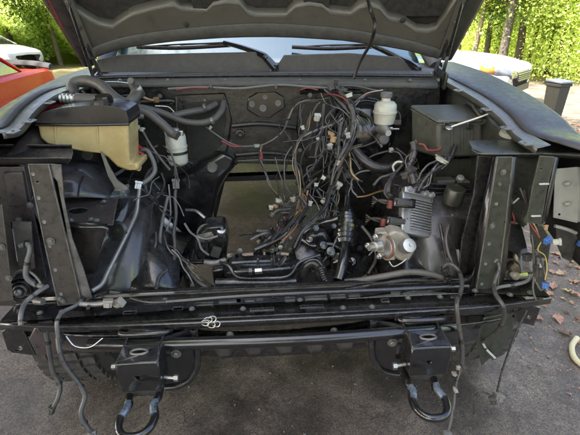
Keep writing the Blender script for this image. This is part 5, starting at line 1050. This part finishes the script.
# ============ loose looms and hanging cables ============
W = [ # name, points, radius, material, ribs
 ('loom', [(58,338,-.09),(57,322,-.08),(63,312,-.03),(78,304,.02),(92,290,.10)], .006, M_grey, 0),
 ('hanging_cable', [(58,338,-.09),(60,352,-.11),(66,366,-.12),(78,382,-.13),(85,396,-.15),(81,414,-.18),(88,428,-.20),(92,432,-.2)], .0075, M_wire, 0),
 ('hanging_cable', [(46,332,-.08),(49,350,-.09),(53,372,-.10),(60,385,-.11),(58,398,-.13),(53,408,-.14)], .007, M_wire, 0),
 ('loom', [(48,286,.06),(38,292,.03),(26,302,.0),(21,314,-.05),(21,325,-.07)], .007, M_grey, 0),
 ('loom', [(20,246,.10),(27,244,.10),(30,250,.09),(27,262,.08),(26,276,.07),(34,284,.07),(44,287,.06)], .009, M_grey, .009),
 ('wire', [(12,280,.10),(18,271,.09),(30,272,.08),(40,282,.07),(42,292,.06)], .004, M_grey, 0),
 ('metal_tube', [(140,184,.42),(138,200,.38),(136,214,.34),(128,232,.27),(118,252,.2),(108,272,.14),(102,284,.10),(92,291,.07)], .0075, M_dull, 0),
 ('metal_tube', [(80,304,.02),(92,304.5,.02),(108,303,.02),(118,303,.02)], .008, M_dull, 0),
 ('metal_tube', [(135,152,.48),(146,150,.48),(152,158,.47),(155,170,.46),(150,178,.44),(142,184,.42)], .009, M_grey, 0),
 ('loom', [(177,180,.52),(175,196,.48),(176,214,.44),(174,232,.38),(175,250,.32),(172,266,.26),(160,276,.2),(156,290,.14)], .010, M_wire, .009),
 ('wire', [(168,196,.46),(163,218,.42),(160,240,.36),(163,262,.28),(166,270,.24)], .006, M_grey, 0),
 ('wire', [(130,236,.34),(135,248,.3),(145,258,.27),(158,264,.25),(166,269,.24)], .005, M_grey, 0),
 ('wire', [(146,194,.5),(155,203,.46),(166,209,.44),(172,212,.42)], .003, M_zinc, 0),
 ('wire', [(147,193,.5),(140,186,.5),(150,180,.5),(160,190,.48)], .003, M_grey, 0),
 ('wire', [(186,210,.46),(196,211,.44),(205,218,.42)], .006, M_zinc, 0),
 ('loom', [(110,292,.1),(140,296,.1),(165,295,.1),(184,292,.1)], .009, M_rub, 0),
 ('loom', [(88,308,.0),(92,298,.08),(104,293,.1),(124,296,.1),(150,302,.06),(184,300,.06)], .006, M_rub, 0),
 ('wire', [(160,120,.56),(164,130,.53),(168,142,.5),(175,166,.48),(178,180,.5)], .004, M_grey, 0),
 ('wire', [(142,130,.5),(150,144,.48),(160,158,.47),(170,170,.47)], .005, M_hose, 0),
 ('wire', [(142,128,.5),(147,140,.5),(154,152,.5),(158,162,.5)], .006, M_rub, 0),
 ('red_wire', [(127,130,.50),(136,130,.50),(142,129,.5)], .004, M_red, 0),
 ('red_wire', [(126,138,.47),(134,143,.47),(141,148,.46)], .0065, M_red, 0),
 ('red_wire', [(126,143,.46),(136,150,.46),(145,155,.46)], .0045, M_red, 0),
 # firewall small loom
 ('loom', [(206,127,.74),(214,133,.73),(228,142,.72),(240,146,.71),(252,146,.70),(262,145,.70),(274,139,.69),(283,131,.69),(288,120,.68),(293,108,.68)], .0045, M_grey, .005),
 ('red_wire', [(222,141,.71),(232,146,.70),(241,146.5,.70)], .005, M_redw, 0),
 ('loom', [(262,146,.70),(260,158,.66),(265,172,.62),(270,186,.58),(280,198,.52),(282,208,.48)], .004, M_grey, 0),
 ('red_wire', [(261,152,.67),(262,160,.65)], .006, M_redw, 0),
 # central tangle
 ('loom', [(336,84,.72),(340,92,.68),(348,100,.64),(353,112,.60),(353,126,.58),(350,138,.56),(344,150,.52),(338,160,.5)], .011, M_wire, 0),
 ('loom', [(326,90,.72),(334,96,.68),(342,104,.64),(350,114,.62)], .013, M_rub, 0),
 ('loom', [(330,98,.7),(318,100,.7),(308,100,.70),(298,104,.7),(290,114,.70),(286,124,.7)], .005, M_wire, 0),
 ('loom', [(318,104,.68),(312,114,.66),(306,130,.62),(298,142,.58),(295,158,.54),(297,176,.50),(300,196,.46),(298,210,.42)], .0075, M_wire, 0),
 ('loom', [(324,104,.66),(323,118,.64),(320,132,.62),(317,146,.58),(315,158,.54)], .006, M_wire, 0),
 ('loom', [(343,118,.62),(334,124,.62),(322,128,.62),(312,132,.60),(304,136,.6)], .0065, M_grey, 0),
 ('loom', [(341,122,.58),(339,140,.55),(338,156,.53),(334,170,.52),(330,190,.50),(325,204,.45)], .0075, M_wire, 0),
 ('loom', [(355,120,.60),(358,130,.56),(352,144,.53),(344,158,.5),(336,170,.48)], .0045, M_wire, 0),
 ('loom', [(352,108,.66),(362,112,.66),(370,120,.66),(370,128,.66)], .006, M_wire, 0),
 ('loom', [(353,108,.66),(362,98,.68),(372,92,.68)], .0035, M_grey, 0),
 ('loom', [(361,146,.58),(350,150,.56),(345,158,.55),(345,172,.6)], .0075, M_wire, 0),
 ('loom', [(284,130,.68),(292,142,.64),(296,150,.6)], .004, M_wire, 0),
 ('loom', [(282,206,.48),(288,216,.44),(284,224,.38),(272,240,.30)], .006, M_rub, 0),
 ('loom', [(300,196,.44),(306,206,.42),(300,218,.36),(290,232,.30),(282,244,.26)], .009, M_rub, 0),
 ('loom', [(330,192,.46),(326,206,.40),(314,220,.34),(302,232,.3),(294,248,.26)], .009, M_rub, 0),
 ('wire', [(357,196,.5),(352,190,.52),(352,180,.54),(360,172,.54),(376,170,.52)], .004, M_grey, 0),
 ('wire', [(357,197,.48),(366,196,.46),(378,192,.42),(386,190,.38)], .004, M_copper, 0),
 ('loom', [(402,163,.5),(410,156,.46),(414,148,.45),(413,142,.46)], .010, M_wire, 0),
 ('loom', [(413,142,.46),(414,152,.44),(412,160,.42),(408,168,.40),(412,176,.36),(414,184,.34)], .014, M_wire, 0),
 ('red_wire', [(419,144,.45),(424,145,.44),(428,150,.43),(438,150,.43),(441,147,.43)], .0045, M_redw, 0),
 ('loom', [(455,146,.42),(450,158,.38),(442,166,.36),(430,174,.34),(422,184,.32),(418,192,.3)], .012, M_rub, 0),
 ('loom', [(455,148,.44),(447,160,.42)], .015, M_hose, 0),
 ('loom', [(421,173,.38),(417,182,.36),(415,190,.34)], .006, M_wire, 0),
 ('loom', [(395,172,.42),(390,182,.36),(387,192,.33),(392,197,.3)], .009, M_wire, 0),
 ('wire', [(394,171,.42),(393,166,.42),(397,162,.42),(402,162,.42)], .004, M_white, 0),
 # right lower cables
 ('big_hose', [(345,282,.12),(362,280,.11),(385,276,.1),(410,272,.1),(430,274,.1),(446,278,.1)], .011, M_hose, 0),
 ('loom', [(345,290,.08),(380,284,.08),(410,280,.08),(446,282,.1)], .006, M_rub, 0),
 ('loom', [(446,276,.10),(443,268,.10),(450,264,.09),(458,270,.07),(462,282,.02),(460,294,-.02),(457,302,-.06),(458,320,-.08),(462,345,-.10),(462,362,-.11),(460,372,-.12)], .0068, M_wire, 0),
 ('hanging_cable', [(460,372,-.12),(457,380,-.13),(455,392,-.15),(454,405,-.17),(450,425,-.2),(447,434,-.21)], .0045, M_wire, 0),
 ('loom', [(498,262,.05),(499,270,.04),(494,284,.02),(496,295,-.03),(503,306,-.06),(504,318,-.06),(498,330,-.04),(488,338,-.02),(482,342,.0)], .0068, M_wire, 0),
 ('wire', [(494,262,.05),(497,260,.05),(499,264,.05)], .0068, M_wire, 0),
 ('loom', [(524,268,.06),(530,272,.06),(528,280,.05),(518,284,.04),(500,287,.04),(494,290,.03)], .006, M_grey, 0),
 ('hanging_cable', [(482,342,.0),(487,350,-.02),(495,358,-.03)], .004, M_pale, 0),
 ('latch_cable', [(527,310,-.02),(515,335,-.05),(503,368,-.1),(497,392,-.14)], .0032, M_rub, 0),
 ('latch_cable', [(494,396,-.14),(480,392,-.13),(474,402,-.14),(474,414,-.15)], .003, M_rub, 0),
 ('loom', [(449,224,.2),(446,238,.18),(448,252,.16),(452,262,.14)], .007, M_wire, 0),
 ('loom', [(440,224,.22),(443,240,.2),(446,258,.16)], .006, M_rub, 0),
 ('loom', [(453,228,.2),(457,246,.16),(460,262,.14)], .006, M_grey, 0),
 ('wire', [(524,190,.1),(527,205,.09),(530,222,.08),(533,245,.05),(534,270,.03),(533,290,.0),(536,300,-.02)], .0038, M_wire, 0),
 ('wire', [(520,188,.12),(526,204,.1),(528,218,.08)], .003, M_grey, 0),
 ('wire', [(519,198,.1),(512,204,.1),(504,209,.1)], .003, M_pale, 0),
 ('red_wire', [(528,220,.06),(532,227,.05),(537,233,.04),(540,238,.03)], .003, M_redw, 0),
 ('red_wire', [(530,220,.06),(535,226,.05),(539,236,.04)], .002, M_tan, 0),
 ('wire', [(510,208,.14),(514,218,.12),(514,224,.12)], .003, M_redw, 0),
 ('wire', [(500,224,.14),(508,222,.14),(520,223,.12),(526,224,.12)], .005, M_grey, 0),
 ('yellow_wire', [(541,242,.0),(538,250,.0),(545,256,.0),(547,268,-.01),(545,280,-.02)], .0018, M_yel, 0),
 ('wire', [(542,240,.0),(540,256,.01),(544,270,.0),(546,282,-.02)], .003, M_wire, 0),
 ('wire', [(536,282,.0),(541,290,-.01),(545,286,-.02)], .003, M_grey, 0),
]
r5 = random.Random(5)
for nm, pts, r, m, rb in W:
    r = r*.8 if nm == 'loom' and pts[0][2] > .3 else r; o = wire(nm, pts, r, m, T, 8 if r < .008 else 12, ribs=rb)
    if nm in ('hanging_cable', 'loom') and pts[0][2] < .2:
        q = smoothpts([P(a, b, y=c) for a, b, c in pts], 4)
        for i in range(2+r5.randrange(4), len(q)-2, 9): rod('tape_wrap', [q[i], q[i].lerp(q[i+1], .7)], r*1.25, M_rub, o, 10, sm=0)
    if nm == 'loom' and not rb and pts[0][2] > .3:      # taped bundle: finer strands wander along the sleeve
        for k in range(3):
            q = smoothpts([P(a, b, y=c) for a, b, c in pts], 3); ph = r5.uniform(0, 6); am = r*r5.uniform(1.0, 1.7)
            q = [p + Vector((cos(ph+i*.7), sin(ph*1.3+i*.5), cos(i*.6+ph*2)))*am for i, p in enumerate(q)]
            rod('strand', q, r5.choice((.0018,.0022,.003)), r5.choice((M_rub, M_wire, M_rub, M_grey, M_wire, M_rub, M_blackm, M_rub, M_wire, M_grey, M_redw, M_copper, M_rub)), o, 5, sm=3)
        q = smoothpts([P(a, b, y=c) for a, b, c in pts], 4)
        for i in range(3, len(q)-2, 6): rod('tape_wrap', [q[i], q[i].lerp(q[i+1], .8)], r*1.22, M_rub, o, 10, sm=0)
# connectors
def conn(px, py, y, s, m, rz=0, nm='connector', label=None):
    q = P(px, py, y=y); h = empty(nm, tuple(q)); h.parent = T; h.rotation_euler = (random.uniform(-.4,.4), radians(rz), random.uniform(-.5,.5))
    bm = bmesh.new(); box(bm, (0,0,0), (s[0]*.8, s[0]*.6, s[1]*.62)); mk('shell', bm, m, h, bevel=.0016)
    bm = bmesh.new(); box(bm, (0,0,s[1]*.36), (s[0]*.98, s[0]*.72, s[1]*.26)); mk('collar', bm, m, h, bevel=.0016)
    bm = bmesh.new(); box(bm, (0,-s[0]*.38,s[1]*.0), (s[0]*.3, s[0]*.14, s[1]*.5)); mk('latch', bm, m, h, bevel=.001)
    if label: h['label'] = label
    return h
CN = [(317,118,.60,(.026,.036),M_white,5),(348,136,.55,(.02,.028),M_pale,-12),(333,140,.56,(.026,.03),M_tan,10),(330,147,.55,(.022,.03),M_pale,-15),(331,134,.57,(.03,.012),M_tan,20),
 (339,164,.5,(.02,.028),M_pale,25),(338,186,.5,(.026,.034),M_white,30),(323,201,.46,(.02,.024),M_white,50),(324,178,.5,(.018,.02),M_white,-60),(303,128,.62,(.016,.022),M_white,-20),
 (318,140,.6,(.014,.024),M_white,-15),(310,204,.44,(.018,.026),M_pale,15),(293,200,.46,(.022,.028),M_cream,-10),(278,202,.5,(.026,.026),M_white,20),(276,206,.49,(.02,.02),M_tan,-30),(271,208,.48,(.02,.02),M_white,10),
 (283,212,.46,(.016,.022),M_white,30),(303,212,.42,(.026,.022),M_copper,10),(316,185,.5,(.02,.018),M_pale,10),(349,96,.64,(.03,.02),M_white,-15),(344,90,.66,(.03,.018),M_plast,20),(332,88,.68,(.028,.03),M_plast,-25),(336,82,.7,(.02,.026),M_plast,10),
 (441,160,.37,(.05,.016),M_white,25),(210,128,.73,(.014,.02),M_white,40),(257,146,.69,(.026,.014),M_pale,0),(332,192,.46,(.028,.03),M_plast,10),(333,188,.46,(.026,.026),M_rub,-20),
 (547,241,-.01,(.022,.03),M_blue,80),(556,242,-.01,(.02,.03),M_white,75),(545,286,-.03,(.022,.022),M_blue,0),(580,244,.1,(.02,.024),M_blue,5),(546,228,.02,(.012,.02),M_tan,0),
 (51,411,-.145,(.022,.03),M_plast,15),(93,434,-.2,(.026,.022),M_grey,-10),(496,362,-.03,(.02,.03),M_grey,-30),(498,398,-.14,(.034,.03),M_grey,20),(493,401,-.14,(.024,.036),M_plast,-20),(474,416,-.15,(.014,.02),M_plast,0),
 (458,368,-.12,(.014,.016),M_cream,0),(463,367,-.12,(.02,.012),M_plast,30),(454,374,-.12,(.02,.008),M_cream,20),(455,390,-.15,(.022,.008),M_cream,40),(447,434,-.21,(.024,.02),M_grey,0),
 (176,185,.5,(.032,.05),M_grey,3),(138,186,.41,(.03,.04),M_zinc,20),(142,130,.5,(.02,.02),M_white,0),(130,128,.49,(.016,.018),M_white,0),(138,128,.5,(.016,.02),M_white,0),(108,304,.0,(.03,.03),M_cream,10),(118,303,.02,(.03,.04),M_cream,60),
 (538,272,.02,(.03,.05),M_plast,5),(540,262,.03,(.024,.03),M_grey,0),(541,266,.015,(.012,.016),M_white,0),(527,258,.06,(.03,.03),M_plast,0),(446,272,.09,(.026,.03),M_rub,-20),(447,280,.09,(.03,.03),M_rub,10),(410,170,.4,(.04,.035),M_wire,20),(405,176,.38,(.03,.03),M_wire,-20)]
for c in CN: conn(*c)
# finer strays in the middle of the bay
rr = random.Random(3)
for i in range(30):
    cx_, cy_ = rr.gauss(322, 22), rr.uniform(96, 205); y_ = .72-(cy_-90)/120*.26+rr.uniform(-.04,.04)
    a = rr.uniform(0, 6.3); pts = [(cx_, cy_, y_)]
    for k in range(4): a += rr.gauss(0, .7); pts.append((pts[-1][0]+cos(a)*9, pts[-1][1]+abs(sin(a))*11+3, pts[-1][2]-.02+rr.uniform(-.015,.015)))
    wire('wire', pts, rr.choice((.002,.0028,.0035,.005)), rr.choice((M_wire, M_rub, M_rub, M_rub, M_wire, M_grey, M_copper)), T, 5, sm=4)
    if rr.random() < .45: conn(*pts[-1], (.012,.018), rr.choice((M_plast, M_pale, M_rub, M_grey, M_cream)), rr.uniform(-60,60))
for i in range(40):
    s_ = rr.random() < .5
    cx_, cy_ = (rr.gauss(158, 14), rr.uniform(140, 250)) if s_ else (rr.gauss(405, 22), rr.uniform(150, 250)); y_ = .56-(cy_-130)/120*.26+rr.uniform(-.04,.04)
    a = rr.uniform(0, 6.3); pts = [(cx_, cy_, y_)]
    for k in range(4): a += rr.gauss(0, .7); pts.append((pts[-1][0]+cos(a)*8, pts[-1][1]+abs(sin(a))*10+2, pts[-1][2]-.02+rr.uniform(-.012,.012)))
    wire('wire', pts, rr.choice((.002,.003,.004,.006)), rr.choice((M_wire, M_grey, M_rub, M_rub)), T, 5, sm=4)
for i in range(16):
    cx_, cy_ = rr.uniform(228, 330), rr.uniform(246, 272); conn_y = .3-(cy_-246)/30*.1
    q = P(cx_, cy_, y=conn_y); lt('fastener', [(0,.008), (.006,.008), (.006,.003), (.009,.003), (.011,-.01)], q, (rr.uniform(-.5,.5), -.6, .7), rr.choice((M_bolt, M_worn, M_black)), T, 6)
for i in range(34):
    cx_, cy_ = rr.gauss(338, 15), rr.uniform(92, 200); y_ = .70-(cy_-90)/120*.24+rr.uniform(-.03,.03); a = rr.uniform(.9, 2.3); pts = [(cx_, cy_, y_)]
    for k in range(5): a += rr.gauss(0, .45); pts.append((pts[-1][0]+cos(a)*9, pts[-1][1]+abs(sin(a))*10, pts[-1][2]-.018+rr.uniform(-.012,.012)))
    wire('wire', pts, rr.choice((.0018,.0024,.003)), rr.choice((M_rub, M_rub, M_blackm, M_wire)), T, 5, sm=4)
for i in range(16):      # short dark leads crowding the lower harness
    t_ = rr.random(); cx_, cy_ = 300-t_*34+rr.gauss(0,7), 196+t_*48+rr.gauss(0,5); y_ = .46-t_*.13+rr.uniform(-.02,.02); a = rr.uniform(1.6, 3.0); pts = [(cx_, cy_, y_)]
    for k in range(3): a += rr.gauss(0, .5); pts.append((pts[-1][0]+cos(a)*7, pts[-1][1]+sin(a)*7, pts[-1][2]-.015+rr.uniform(-.02,.02)))
    wire('wire', pts, rr.choice((.002,.003,.005)), rr.choice((M_rub, M_rub, M_wire, M_grey)), T, 5, sm=4)
    if rr.random() < .4: conn(*pts[-1], (.014,.02), rr.choice((M_plast, M_rub, M_cream, M_grey)), rr.uniform(-60,60))
bpy.data.objects.remove(BOLT)
